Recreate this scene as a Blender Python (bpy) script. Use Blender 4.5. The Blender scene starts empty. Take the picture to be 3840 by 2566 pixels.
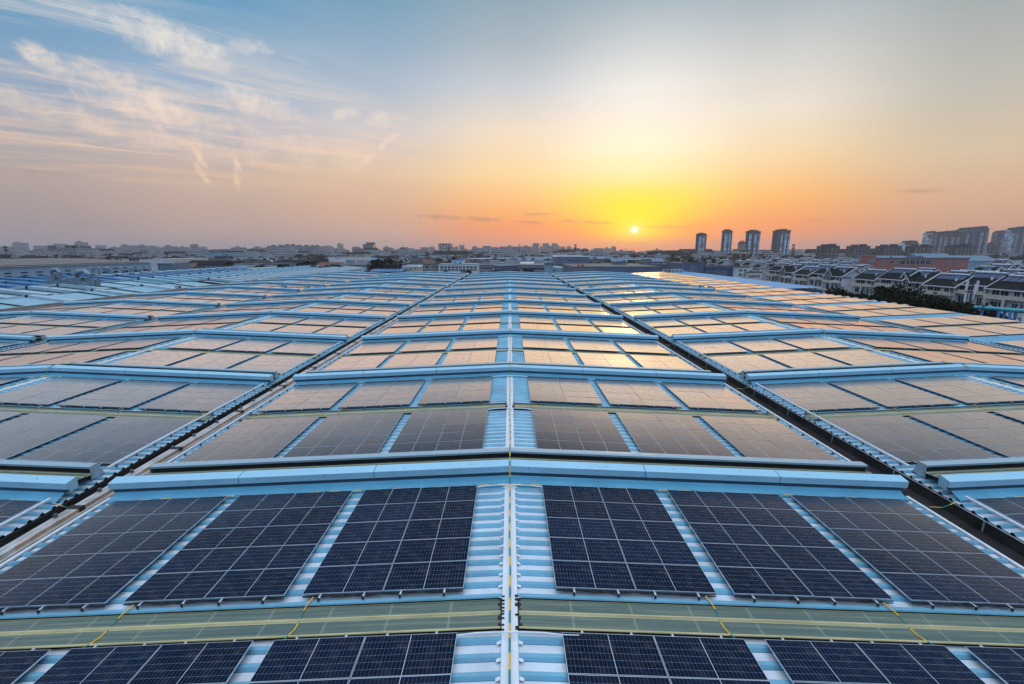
import bpy, math, random
from mathutils import Vector, Matrix
random.seed(7)
R = math.radians
S = bpy.context.scene
COL = S.collection

# ------------------------------------------------------------------ camera
F = 1708.56            # focal length in pixels of a 3840 wide frame
PITCH, YAW = 0.1978, 0.0043
CAM = Vector((0.0127, 0.0, 8.544))
cd = bpy.data.cameras.new('camera')
cd.lens = F / 3840 * 36; cd.sensor_width = 36; cd.sensor_fit = 'HORIZONTAL'
cd.clip_start = 0.1; cd.clip_end = 20000
co = bpy.data.objects.new('camera', cd); COL.objects.link(co)
co.location = CAM; co.rotation_euler = (math.pi / 2 - PITCH, 0, -YAW)
S.camera = co
CP, SP, CY, SY = math.cos(PITCH), math.sin(PITCH), math.cos(YAW), math.sin(YAW)

def ray(u, v):
    x = (u - 1920) / F; up = -(v - 1283) / F
    y = CP + SP * up; z = -SP + CP * up
    return Vector((CY * x + SY * y, -SY * x + CY * y, z))
def at(u, v, Y):
    d = ray(u, v); return CAM + d * (Y / d.y)
def proj(X, Y, Z):
    x = X - CAM.x; y = Y; z = Z - CAM.z
    x, y = CY * x - SY * y, SY * x + CY * y
    fw = y * CP - z * SP; up = y * SP + z * CP
    if fw < .1: return None
    return 1920 + F * x / fw, 1283 - F * up / fw
def seen(X, Y, Z, m=60):
    p = proj(X, Y, Z)
    return p is not None and -m < p[0] < 3840 + m and -m < p[1] < 2566 + m

# ------------------------------------------------------------------ render, exposure
S.view_settings.view_transform = 'Standard'; S.view_settings.look = 'None'
S.view_settings.exposure = 0; S.view_settings.gamma = 1
S.render.engine = 'CYCLES'
S.cycles.use_denoising = True
S.cycles.use_adaptive_sampling = True; S.cycles.adaptive_threshold = .02; S.cycles.adaptive_min_samples = 16
S.cycles.max_bounces = 3; S.cycles.diffuse_bounces = 2; S.cycles.glossy_bounces = 2
S.cycles.volume_bounces = 0; S.cycles.transparent_max_bounces = 6
S.cycles.caustics_reflective = False; S.cycles.caustics_refractive = False
S.cycles.sample_clamp_indirect = 4

# ------------------------------------------------------------------ sun and sky
sd = ray(2380, 862).normalized()
SUN_AZ = math.atan2(sd.x, sd.y); SUN_EL = math.asin(sd.z)
sl = bpy.data.lights.new('sun', 'SUN'); sl.energy = 0.18; sl.angle = R(6.0); sl.color = (1, .58, .28)
so = bpy.data.objects.new('sun', sl); COL.objects.link(so)
so.rotation_euler = (-sd).to_track_quat('-Z', 'Y').to_euler()

def lin(c):
    return tuple((x / 255 / 12.92 if x / 255 <= .04045 else ((x / 255 + .055) / 1.055) ** 2.4) for x in c)

W = bpy.data.worlds.new('World'); S.world = W; W.use_nodes = True
nt = W.node_tree; nt.nodes.clear()
class NG:
    """small helper for writing node graphs"""
    def __init__(s, nt): s.t = nt
    def n(s, typ, **kw):
        x = s.t.nodes.new(typ)
        for k, v in kw.items(): setattr(x, k, v)
        return x
    def put(s, sock, v):
        if hasattr(v, 'is_linked') or isinstance(v, bpy.types.NodeSocket): s.t.links.new(v, sock)
        else: sock.default_value = v
    def m(s, op, a, b=0.0, c=None, clamp=False):
        x = s.n('ShaderNodeMath', operation=op); x.use_clamp = clamp
        s.put(x.inputs[0], a); s.put(x.inputs[1], b)
        if c is not None: s.put(x.inputs[2], c)
        return x.outputs[0]
    def mix(s, f, a, b, bt='MIX'):
        x = s.n('ShaderNodeMix', data_type='RGBA', blend_type=bt)
        s.put(x.inputs[0], f); s.put(x.inputs[6], a); s.put(x.inputs[7], b)
        return x.outputs[2]
    def rng(s, v, a, b, c=0.0, d=1.0, smooth=True):
        x = s.n('ShaderNodeMapRange'); x.interpolation_type = 'SMOOTHSTEP' if smooth else 'LINEAR'
        s.put(x.inputs[0], v); s.put(x.inputs[1], a); s.put(x.inputs[2], b); s.put(x.inputs[3], c); s.put(x.inputs[4], d)
        return x.outputs[0]
    def ramp(s, v, stops, interp='LINEAR'):
        x = s.n('ShaderNodeValToRGB'); e = x.color_ramp.elements; x.color_ramp.interpolation = interp
        while len(e) < len(stops): e.new(0.5)
        for i, (p, c) in enumerate(stops): e[i].position = p; e[i].color = (*c[:3], 1)
        s.put(x.inputs[0], v); return x.outputs[0]
    def noise(s, vec, scale, detail=4, rough=.55, dist=0, dim='3D'):
        x = s.n('ShaderNodeTexNoise', noise_dimensions=dim)
        if vec is not None: s.put(x.inputs['Vector'], vec)
        x.inputs['Scale'].default_value = scale; x.inputs['Detail'].default_value = detail
        x.inputs['Roughness'].default_value = rough; x.inputs['Distortion'].default_value = dist
        return x.outputs[0]

g = NG(nt)
tc = g.n('ShaderNodeTexCoord')
sep = g.n('ShaderNodeSeparateXYZ'); nt.links.new(tc.outputs['Generated'], sep.inputs[0])
dx, dy, dz = sep.outputs
az = g.m('ARCTAN2', dx, dy)                       # 0 along +Y, positive to the right
el = g.m('ARCSINE', g.m('MAXIMUM', dz, 0.0))
azd = g.m('MULTIPLY', az, 57.29578); eld = g.m('MULTIPLY', el, 57.29578)
elr = g.m('DIVIDE', eld, 90.0)
def angs(xd, yd):      # degrees of a point of the 2347 px wide view
    d = ray(xd * 1.636, yd * 1.636).normalized()
    return math.degrees(math.atan2(d.x, d.y)), math.degrees(math.asin(d.z))
ZEN = (150, 180, 215); HIGH = (128, 165, 200)
cols = [
 (60,  [(573,(165,150,156)),(500,(166,150,152)),(400,(180,162,158)),(300,(172,170,176)),(200,(150,168,192)),(100,(122,160,192)),(0,(98,152,190))]),
 (500, [(573,(178,157,156)),(480,(194,166,155)),(400,(204,178,163)),(300,(178,180,192)),(200,(155,178,204)),(100,(126,164,196)),(0,(96,154,194))]),
 (850, [(573,(192,162,158)),(480,(214,172,148)),(400,(224,192,162)),(300,(206,200,202)),(200,(174,188,204)),(100,(145,172,196)),(0,(118,160,188))]),
 (1165,[(573,(228,140,112)),(520,(246,150,94)),(480,(250,176,104)),(400,(252,214,158)),(300,(242,222,198)),(200,(202,206,212)),(100,(168,182,192)),(0,(146,168,182))]),
 (1455,[(573,(240,118,78)),(540,(252,138,38)),(500,(254,176,40)),(440,(255,206,78)),(400,(254,222,140)),(340,(255,246,215)),(270,(252,240,225)),(200,(240,236,230)),(100,(206,210,212)),(0,(166,182,192))]),
 (1750,[(573,(218,142,118)),(520,(244,148,92)),(450,(252,182,104)),(350,(246,216,172)),(250,(238,226,210)),(150,(214,212,208)),(0,(170,182,190))]),
 (2200,[(573,(198,152,138)),(520,(206,158,134)),(450,(216,172,142)),(350,(216,192,162)),(200,(192,188,178)),(0,(164,172,174))]),
]
outc = None; prev = None
for xd, pts in cols:
    a = angs(xd, 573)[0]
    st = []
    for yd, c in pts:
        e_ = max(0.0, angs(xd, yd)[1]); st.append((e_ / 90, lin(c)))
    last = st[-1][0]
    st += [(last + .09, lin(HIGH)), (1.0, lin(ZEN))]
    st = [(p if i else 0.0, c) for i, (p, c) in enumerate(st)]
    rc = g.ramp(elr, st, 'LINEAR')
    if outc is None: outc = rc
    else: outc = g.mix(g.rng(azd, prev, a, 0, 1, smooth=True), outc, rc)
    prev = a
# glow about the sun: yellow, widening upward
saz, sel = math.degrees(SUN_AZ), math.degrees(SUN_EL)
da = g.m('SUBTRACT', azd, saz); de = g.m('SUBTRACT', eld, sel)
up = g.m('MAXIMUM', de, 0.0); dn = g.m('MAXIMUM', g.m('MULTIPLY', de, -1.0), 0.0)
wid = g.m('ADD', 4.2, g.m('MULTIPLY', up, 1.0))
q = g.m('ADD', g.m('POWER', g.m('ABSOLUTE', g.m('DIVIDE', da, wid)), 2.0),
        g.m('ADD', g.m('POWER', g.m('DIVIDE', up, 5.0), 4.0), g.m('POWER', g.m('DIVIDE', dn, 1.5), 2.0)))
yel = g.m('POWER', 2.71828, g.m('MULTIPLY', q, -1.0))
q2 = g.m('ADD', g.m('POWER', g.m('DIVIDE', da, 9.0), 2.0), g.m('POWER', g.m('DIVIDE', g.m('SUBTRACT', de, 6.2), 3.2), 2.0))
outc = g.mix(g.m('MULTIPLY', g.m('POWER', 2.71828, g.m('MULTIPLY', q2, -1.0)), .5), outc, (1.0, .95, .62, 1))
outc = g.mix(g.m('MULTIPLY', yel, .96), outc, (1.05, .82, .0, 1))
q3 = g.m('ADD', g.m('POWER', g.m('DIVIDE', da, 1.0), 2.0), g.m('POWER', g.m('DIVIDE', de, .7), 2.0))
outc = g.mix(g.m('MULTIPLY', g.m('POWER', 2.71828, g.m('MULTIPLY', q3, -1.0)), .75), outc, (1.0, .95, .35, 1))
# cirrus: streaks on a plane overhead, warm white, thinning to the right
hz = g.m('MAXIMUM', g.m('ADD', dz, .06), .03)
cx_ = g.m('DIVIDE', dx, hz); cy_ = g.m('DIVIDE', dy, hz)
cmb = g.n('ShaderNodeCombineXYZ')
# rotate streak direction
rot = R(35)
sx = g.m('ADD', g.m('MULTIPLY', cx_, math.cos(rot)), g.m('MULTIPLY', cy_, math.sin(rot)))
sy = g.m('SUBTRACT', g.m('MULTIPLY', cy_, math.cos(rot)), g.m('MULTIPLY', cx_, math.sin(rot)))
g.put(cmb.inputs[0], g.m('MULTIPLY', sx, .55)); g.put(cmb.inputs[1], g.m('MULTIPLY', sy, 2.0))
n1 = g.noise(cmb.outputs[0], 1.5, 12, .68, .7)
n2 = g.noise(cmb.outputs[0], .42, 4, .5, .3)
am = g.m('MULTIPLY', g.rng(azd, 2, -16, 0, 1), g.rng(g.m('SUBTRACT', eld, g.m('MULTIPLY', azd, -.32)), 16, 6, 0, 1))
am = g.m('MULTIPLY', am, g.rng(eld, 3.5, 11, 0, 1))
cl = g.m('MULTIPLY', g.rng(g.m('ADD', n1, g.m('MULTIPLY', n2, .5)), .66, .98, 0, 1), am)
# a few separate brighter puffs (azimuth, elevation, size in view px, tilt)
azel = g.n('ShaderNodeCombineXYZ'); g.put(azel.inputs[0], azd); g.put(azel.inputs[1], eld)
wob = g.noise(azel.outputs[0], .42, 10, .72, .5)
wob2 = g.noise(azel.outputs[0], .9, 6, .6, .3)
wobs = g.m('MULTIPLY', wob, 1.9)
puff = None
def blob(xd, yd, rx, ry, tilt, k):
    global puff
    rx, ry, k = rx * (1.25 if ry > 8 else 1), ry * (1.3 if ry > 8 else 1), min(1, k * 1.15)
    a0, e0 = angs(xd, yd); a1, _ = angs(xd + rx, yd); _, e1 = angs(xd, yd - ry)
    mp = g.n('ShaderNodeMapping', vector_type='TEXTURE'); g.put(mp.inputs[0], azel.outputs[0])
    mp.inputs['Location'].default_value = (a0, e0, 0); mp.inputs['Rotation'].default_value = (0, 0, tilt); mp.inputs['Scale'].default_value = (a1 - a0, e1 - e0, 1)
    dt = g.n('ShaderNodeVectorMath', operation='DOT_PRODUCT'); g.put(dt.inputs[0], mp.outputs[0]); g.put(dt.inputs[1], mp.outputs[0]); d = dt.outputs['Value']
    v = g.rng(g.m('MULTIPLY_ADD', d, .32, wobs), 1.42, .62, 0, k)
    v = g.m('MULTIPLY', v, g.rng(d, 2.6, .8, 0, 1))
    puff = v if puff is None else g.m('MAXIMUM', puff, v)
for b in [(390,92,110,34,-.15,.95),(565,104,42,16,0,.8),(108,140,50,22,-.45,.8),(225,172,60,22,-.3,.6),(330,238,110,42,-.2,.8),
          (588,238,75,26,-.12,.75),(785,262,40,13,.2,.75),(888,272,42,15,.1,.7),(897,317,22,8,.5,1),(872,340,26,8,.7,1),(840,368,34,9,.72,1),
          (452,352,9,30,.45,1),(466,402,8,34,.5,1),(541,368,7,24,.2,1),(543,415,7,32,0,1),(470,300,200,16,-.25,.35),(700,340,230,26,-.15,.4),
          (1092,404,27,4.5,.5,1),(60,238,180,24,-.15,.5),(300,305,260,22,-.12,.5)]: blob(*b)
warm = g.ramp(elr, [(0, lin((230,175,145))), (angs(900,480)[1]/90, lin((245,196,150))), (angs(700,330)[1]/90, lin((242,210,186))), (angs(390,90)[1]/90, lin((232,224,214))), (1, lin((225,225,225)))])
outc = g.mix(g.m('MULTIPLY', cl, .8), outc, warm)
outc = g.mix(g.m('MULTIPLY', puff, .95), outc, g.mix(g.m('MULTIPLY', wob2, .4), warm, (1, .92, .82, 1)))
# thin grey bars low over the horizon
puff = None
for b in [(1050,500,130,6,-.04,.85),(1215,510,60,4,-.05,.7),(1240,491,45,4,0,.8),(2110,438,75,6,-.05,.7),(1745,498,40,4,0,.45),(1880,504,70,4,.05,.3),(1340,509,90,4,-.06,.8),(1560,520,110,4,0,.7),(90,395,110,5,-.05,.35)]: blob(*b)
outc = g.mix(g.m('MULTIPLY', puff, .75), outc, (.36, .20, .17, 1), 'MIX')
# the sun's own disc
dist2 = g.m('SQRT', g.m('ADD', g.m('POWER', da, 2.0), g.m('POWER', de, 2.0)))
disc = g.rng(dist2, .50, .22, 0, 1)
outc = g.mix(disc, outc, (1.5, 1.4, 1.0, 1))
# the part of the sky behind and above the photographer: bright blue evening sky
back = g.rng(dy, .45, -.25, 0, 1)
hi = g.rng(eld, 30, 60, 0, 1)
BACKC = g.ramp(elr, [(0, (.20, .25, .36)), (.2, (.15, .25, .39)), (.42, (.46, .66, .84)), (.66, (1.12, 1.13, 1.13))])
BACKC = g.mix(1.0, BACKC, (1.42, 1.50, 1.62, 1), 'MULTIPLY')
outc = g.mix(g.m('MAXIMUM', back, g.m('MULTIPLY', hi, .9)), outc, BACKC)
nish = g.n('ShaderNodeTexSky', sky_type='NISHITA'); nish.sun_disc = False
nish.sun_elevation = SUN_EL; nish.sun_rotation = SUN_AZ
bg1 = g.n('ShaderNodeBackground'); g.put(bg1.inputs[0], outc); bg1.inputs[1].default_value = 1.0
bg2 = g.n('ShaderNodeBackground'); g.put(bg2.inputs[0], nish.outputs[0]); bg2.inputs[1].default_value = 0.01
ad = g.n('ShaderNodeAddShader'); nt.links.new(bg1.outputs[0], ad.inputs[0]); nt.links.new(bg2.outputs[0], ad.inputs[1])
wo = g.n('ShaderNodeOutputWorld'); nt.links.new(ad.outputs[0], wo.inputs[0])

# ------------------------------------------------------------------ materials
MATS = {}
def mat(name, col, rough=.6, metal=0.0, var=.18, vs=1.5, bump=0.0, bs=20, spec=.5, stretch=None):
    if name in MATS: return MATS[name]
    m = bpy.data.materials.new(name); m.use_nodes = True; t = m.node_tree; b = t.nodes['Principled BSDF']; G = NG(t)
    tcx = G.n('ShaderNodeTexCoord'); vec = tcx.outputs['Object']
    if stretch:
        mp = G.n('ShaderNodeMapping'); mp.inputs['Scale'].default_value = stretch; t.links.new(vec, mp.inputs[0]); vec = mp.outputs[0]
    if var:
        n = G.noise(vec, vs, 6, .6)
        dk = tuple(c * (1 - var) for c in col); lt = tuple(min(1, c * (1 + var * .6)) for c in col)
        G.put(b.inputs['Base Color'], G.ramp(n, [(.3, dk), (.7, lt)]))
        G.put(b.inputs['Roughness'], G.rng(n, .3, .7, max(0, rough - .08), min(1, rough + .1), smooth=False))
    else:
        b.inputs['Base Color'].default_value = (*col, 1); b.inputs['Roughness'].default_value = rough
    b.inputs['Metallic'].default_value = metal; b.inputs['Specular IOR Level'].default_value = spec
    if bump:
        bn = G.n('ShaderNodeBump'); bn.inputs['Strength'].default_value = bump; bn.inputs['Distance'].default_value = .02
        t.links.new(G.noise(vec, bs, 4), bn.inputs['Height']); t.links.new(bn.outputs[0], b.inputs['Normal'])
    MATS[name] = m; return m

def facade(name, wall, glass, px, pz, fx, fz, rough=.7, grough=.15, use_obj=True, floor=.0, mull=False):
    """wall with a grid of windows, px x pz metres apart, fx/fz = window share of the bay"""
    m = bpy.data.materials.new(name); m.use_nodes = True; t = m.node_tree; b = t.nodes['Principled BSDF']; G = NG(t)
    tcx = G.n('ShaderNodeTexCoord'); sp = G.n('ShaderNodeSeparateXYZ'); t.links.new(tcx.outputs['Object'], sp.inputs[0])
    sn = G.n('ShaderNodeSeparateXYZ'); t.links.new(tcx.outputs['Normal'], sn.inputs[0])
    isx = G.m('GREATER_THAN', G.m('ABSOLUTE', sn.outputs[0]), .7)
    isz = G.m('GREATER_THAN', G.m('ABSOLUTE', sn.outputs[2]), .5)
    h = G.m('ADD', G.m('MULTIPLY', sp.outputs[1], isx), G.m('MULTIPLY', sp.outputs[0], G.m('SUBTRACT', 1.0, isx)))
    fxn = G.m('FRACT', G.m('ADD', G.m('DIVIDE', h, px), 100.5)); fzn = G.m('FRACT', G.m('ADD', G.m('DIVIDE', sp.outputs[2], pz), 100.0))
    wx = G.m('LESS_THAN', G.m('ABSOLUTE', G.m('SUBTRACT', fxn, .5)), fx / 2)
    wz = G.m('LESS_THAN', G.m('ABSOLUTE', G.m('SUBTRACT', fzn, .55)), fz / 2)
    w = G.m('MULTIPLY', G.m('MULTIPLY', wx, wz), G.m('SUBTRACT', 1.0, isz))
    if mull:
        w = G.m('MULTIPLY', w, G.m('GREATER_THAN', G.m('ABSOLUTE', G.m('SUBTRACT', fxn, .5)), .05))
    wn = G.n('ShaderNodeTexWhiteNoise', noise_dimensions='3D'); cb = G.n('ShaderNodeCombineXYZ')
    G.put(cb.inputs[0], G.m('FLOOR', G.m('ADD', G.m('DIVIDE', h, px), 100.5))); G.put(cb.inputs[1], G.m('FLOOR', G.m('ADD', G.m('DIVIDE', sp.outputs[2], pz), 100.0))); G.put(cb.inputs[2], isx)
    t.links.new(cb.outputs[0], wn.inputs[0])
    oi = G.n('ShaderNodeObjectInfo')
    nz = G.noise(tcx.outputs['Object'], .35, 5)
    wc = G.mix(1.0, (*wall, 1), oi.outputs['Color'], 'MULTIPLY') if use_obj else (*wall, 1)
    wc = G.mix(.4, wc, G.ramp(nz, [(.3, (.55,) * 3), (.7, (1,) * 3)]), 'MULTIPLY')
    gc = G.mix(wn.outputs[0], (*glass, 1), tuple(min(1, x * 3.2 + .02) for x in glass) + (1,))
    G.put(b.inputs['Base Color'], G.mix(w, wc, gc))
    G.put(b.inputs['Roughness'], G.rng(w, 0, 1, rough, grough, smooth=False))
    MATS[name] = m; return m

# painted steel roofing
def roof_paint(name, col, metal=.35, rough=.38, dirt=.3):
    m = bpy.data.materials.new(name); m.use_nodes = True; t = m.node_tree; b = t.nodes['Principled BSDF']; G = NG(t)
    tcx = G.n('ShaderNodeTexCoord')
    n = G.noise(tcx.outputs['Object'], .7, 8, .65)
    mp = G.n('ShaderNodeMapping'); mp.inputs['Scale'].default_value = (.5, 9, 1); t.links.new(tcx.outputs['Object'], mp.inputs[0])
    n2 = G.noise(mp.outputs[0], 1.0, 6, .7)
    n3 = G.noise(tcx.outputs['Object'], 9, 3, .6)
    c = G.ramp(n, [(.3, tuple(x * (1 - dirt) for x in col)), (.68, col)])
    c = G.mix(G.rng(n2, .56, .8, 0, .45), c, (.42, .40, .38, 1))
    c = G.mix(G.rng(n3, .70, .76, 0, .6), c, (.12, .12, .13, 1))
    G.put(b.inputs['Base Color'], c)
    b.inputs['Metallic'].default_value = metal
    G.put(b.inputs['Roughness'], G.rng(n, .3, .7, rough + .12, rough - .05))
    bn = G.n('ShaderNodeBump'); bn.inputs['Strength'].default_value = .25; bn.inputs['Distance'].default_value = .03
    t.links.new(G.noise(tcx.outputs['Object'], 1.6, 4), bn.inputs['Height']); t.links.new(bn.outputs[0], b.inputs['Normal'])
    MATS[name] = m; return m
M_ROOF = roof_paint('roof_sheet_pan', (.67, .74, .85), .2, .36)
M_RIB = roof_paint('roof_sheet_rib', (.17, .43, .60), .25, .36)  # bluer than the pale pans; the ribs' shading is put into the colour
M_FOOTSHADE = roof_paint('rib_foot_shade', (.06, .17, .27), .2, .5)  # shadow line at the foot of each rib, painted as a dark strip
M_CAP = roof_paint('ridge_cap_paint', (.70, .76, .84), .1, .45, .15)
M_HOOD = roof_paint('hood_paint', (.31, .57, .74), .15, .42, .10)
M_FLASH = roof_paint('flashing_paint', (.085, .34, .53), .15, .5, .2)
M_MESH = mat('dark_vent_mesh', (.05, .09, .13), .7, .3, .4, 30)
M_BLACK = mat('black_rubber', (.012, .012, .014), .7)
M_ALU = mat('aluminium_frame', (.62, .70, .80), .38, .75, .1, 4)
M_RAIL = mat('painted_conduit', (.68, .74, .82), .4, .2, .12, 6)
M_GUT = mat('dark_gutter_steel', (.030, .028, .030), .9, 0, .45, 1.2, .3, 12, spec=.08)
M_GUTSIDE = mat('brown_gutter_side', (.045, .038, .036), .85, 0, .4, 1.5, spec=.1)
M_TRAY = mat('tray_steel', (.62, .59, .58), .38, .6, .3, 1.3, .2, 6)
M_LIDGLINT = mat('lid_edge_glint', (.60, .42, .33), .35, .5, .4, 1.6)  # copper tone paints the warm glint along the tray lid
M_KNOB = mat('grey_cap', (.10, .13, .17), .5, .2)
M_STAIN = mat('torn_sealant', (.02, .02, .022), .9, 0, .5, 9)

def mk_frp():
    m = bpy.data.materials.new('skylight_sheet'); m.use_nodes = True; t = m.node_tree; b = t.nodes['Principled BSDF']; G = NG(t)
    tcx = G.n('ShaderNodeTexCoord')
    mp = G.n('ShaderNodeMapping'); mp.inputs['Scale'].default_value = (.25, 14, 1); t.links.new(tcx.outputs['Object'], mp.inputs[0])
    n = G.noise(mp.outputs[0], 1.2, 5, .6); n0 = G.noise(tcx.outputs['Object'], 1.1, 6, .6)
    c = G.ramp(n, [(.3, (.045, .085, .075)), (.5, (.085, .12, .10)), (.72, (.20, .22, .14))])
    c = G.mix(G.rng(n0, .5, .8, 0, .5), c, (.10, .11, .08, 1))
    sp = G.n('ShaderNodeSeparateXYZ'); t.links.new(tcx.outputs['Object'], sp.inputs[0])
    fx = G.m('FRACT', G.m('ADD', G.m('DIVIDE', sp.outputs[0], 1.5), 100.0))          # purlins seen through the sheet
    c = G.mix(G.m('MULTIPLY', G.m('LESS_THAN', fx, .04), .22), c, (.42, .46, .36, 1))
    G.put(b.inputs['Base Color'], c); b.inputs['Roughness'].default_value = .28; b.inputs['Coat Weight'].default_value = .3
    return m
M_FRP = mk_frp(); M_FRPRIB = mat('skylight_rib', (.46, .41, .22), .4, 0, .3, 2, stretch=(.4, 4, 1))

def mk_strap():
    m = bpy.data.materials.new('yellow_green_strap'); m.use_nodes = True; t = m.node_tree; b = t.nodes['Principled BSDF']; G = NG(t)
    tcx = G.n('ShaderNodeTexCoord'); sp = G.n('ShaderNodeSeparateXYZ'); t.links.new(tcx.outputs['UV'], sp.inputs[0])
    f = G.m('GREATER_THAN', G.m('FRACT', sp.outputs[0]), .52)
    G.put(b.inputs['Base Color'], G.mix(f, (.78, .46, .02, 1), (.012, .19, .18, 1))); b.inputs['Roughness'].default_value = .5
    return m
M_STRAP = mk_strap()

def mk_glass():
    m = bpy.data.materials.new('solar_glass'); m.use_nodes = True; t = m.node_tree; b = t.nodes['Principled BSDF']; G = NG(t)
    tcx = G.n('ShaderNodeTexCoord'); sp = G.n('ShaderNodeSeparateXYZ'); t.links.new(tcx.outputs['UV'], sp.inputs[0])
    u, v, _ = sp.outputs
    def line(x, n, w):      # thin lines n times along the panel, w = share of the pitch
        f = G.m('FRACT', G.m('MULTIPLY', x, n)); return G.m('LESS_THAN', G.m('MINIMUM', f, G.m('SUBTRACT', 1.0, f)), w)
    lv = line(v, 6, .012); lu = line(u, 24, .022)
    du = G.m('ABSOLUTE', G.m('SUBTRACT', G.m('FRACT', G.m('MULTIPLY', u, 12)), .0))
    mid = G.m('LESS_THAN', G.m('ABSOLUTE', G.m('SUBTRACT', u, .5)), .0028)
    fv = G.m('FRACT', G.m('MULTIPLY', v, 6)); dv = G.m('MINIMUM', fv, G.m('SUBTRACT', 1.0, fv))
    fu = G.m('FRACT', G.m('MULTIPLY', u, 12)); dd = G.m('MINIMUM', fu, G.m('SUBTRACT', 1.0, fu))
    dia = G.m('LESS_THAN', G.m('ADD', G.m('MULTIPLY', dv, .17), G.m('MULTIPLY', dd, .17)), .0098)
    bus = line(v, 54, .05)
    oi = G.n('ShaderNodeObjectInfo')
    n = G.noise(tcx.outputs['Object'], .9, 3)
    base = G.mix(oi.outputs['Random'], (.003, .007, .018, 1), (.005, .012, .032, 1))
    base = G.mix(G.m('MULTIPLY', bus, .25), base, (.018, .028, .05, 1))
    ln = G.m('MAXIMUM', G.m('MULTIPLY', lv, .95), G.m('MULTIPLY', lu, .60)); ln = G.m('MAXIMUM', ln, dia)
    c = G.mix(ln, base, (.17, .25, .40, 1))
    c = G.mix(mid, c, (.55, .62, .70, 1))
    dst = G.noise(tcx.outputs['Object'], 2.2, 7, .65)
    c = G.mix(G.rng(dst, .45, .8, 0, .10), c, (.42, .36, .31, 1))
    G.put(b.inputs['Base Color'], c); b.inputs['Roughness'].default_value = .5; b.inputs['Specular IOR Level'].default_value = 0
    gl = G.n('ShaderNodeBsdfGlossy'); gl.inputs['Color'].default_value = (1.15, .97, .86, 1)
    G.put(gl.inputs['Roughness'], G.rng(dst, .3, .75, .16, .27))
    bn = G.n('ShaderNodeBump'); bn.inputs['Strength'].default_value = .10; bn.inputs['Distance'].default_value = .02
    t.links.new(n, bn.inputs['Height']); t.links.new(bn.outputs[0], gl.inputs['Normal'])
    lw = G.n('ShaderNodeLayerWeight'); lw.inputs['Blend'].default_value = .5
    rf = G.ramp(lw.outputs['Facing'], [(0, (.004,) * 3), (.3, (.005,) * 3), (.43, (.011,) * 3), (.53, (.035,) * 3), (.60, (.14,) * 3), (.65, (.34,) * 3), (.71, (.62,) * 3), (.78, (.90,) * 3), (.9, (.93,) * 3), (1, (1,) * 3)])
    ms = G.n('ShaderNodeMixShader'); G.put(ms.inputs[0], G.m('MULTIPLY', rf, G.rng(dst, .4, .8, 1.0, .82)))
    t.links.new(b.outputs[0], ms.inputs[1]); t.links.new(gl.outputs[0], ms.inputs[2])
    t.links.new(ms.outputs[0], t.nodes['Material Output'].inputs[0])
    return m
M_GLASS = mk_glass()

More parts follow.
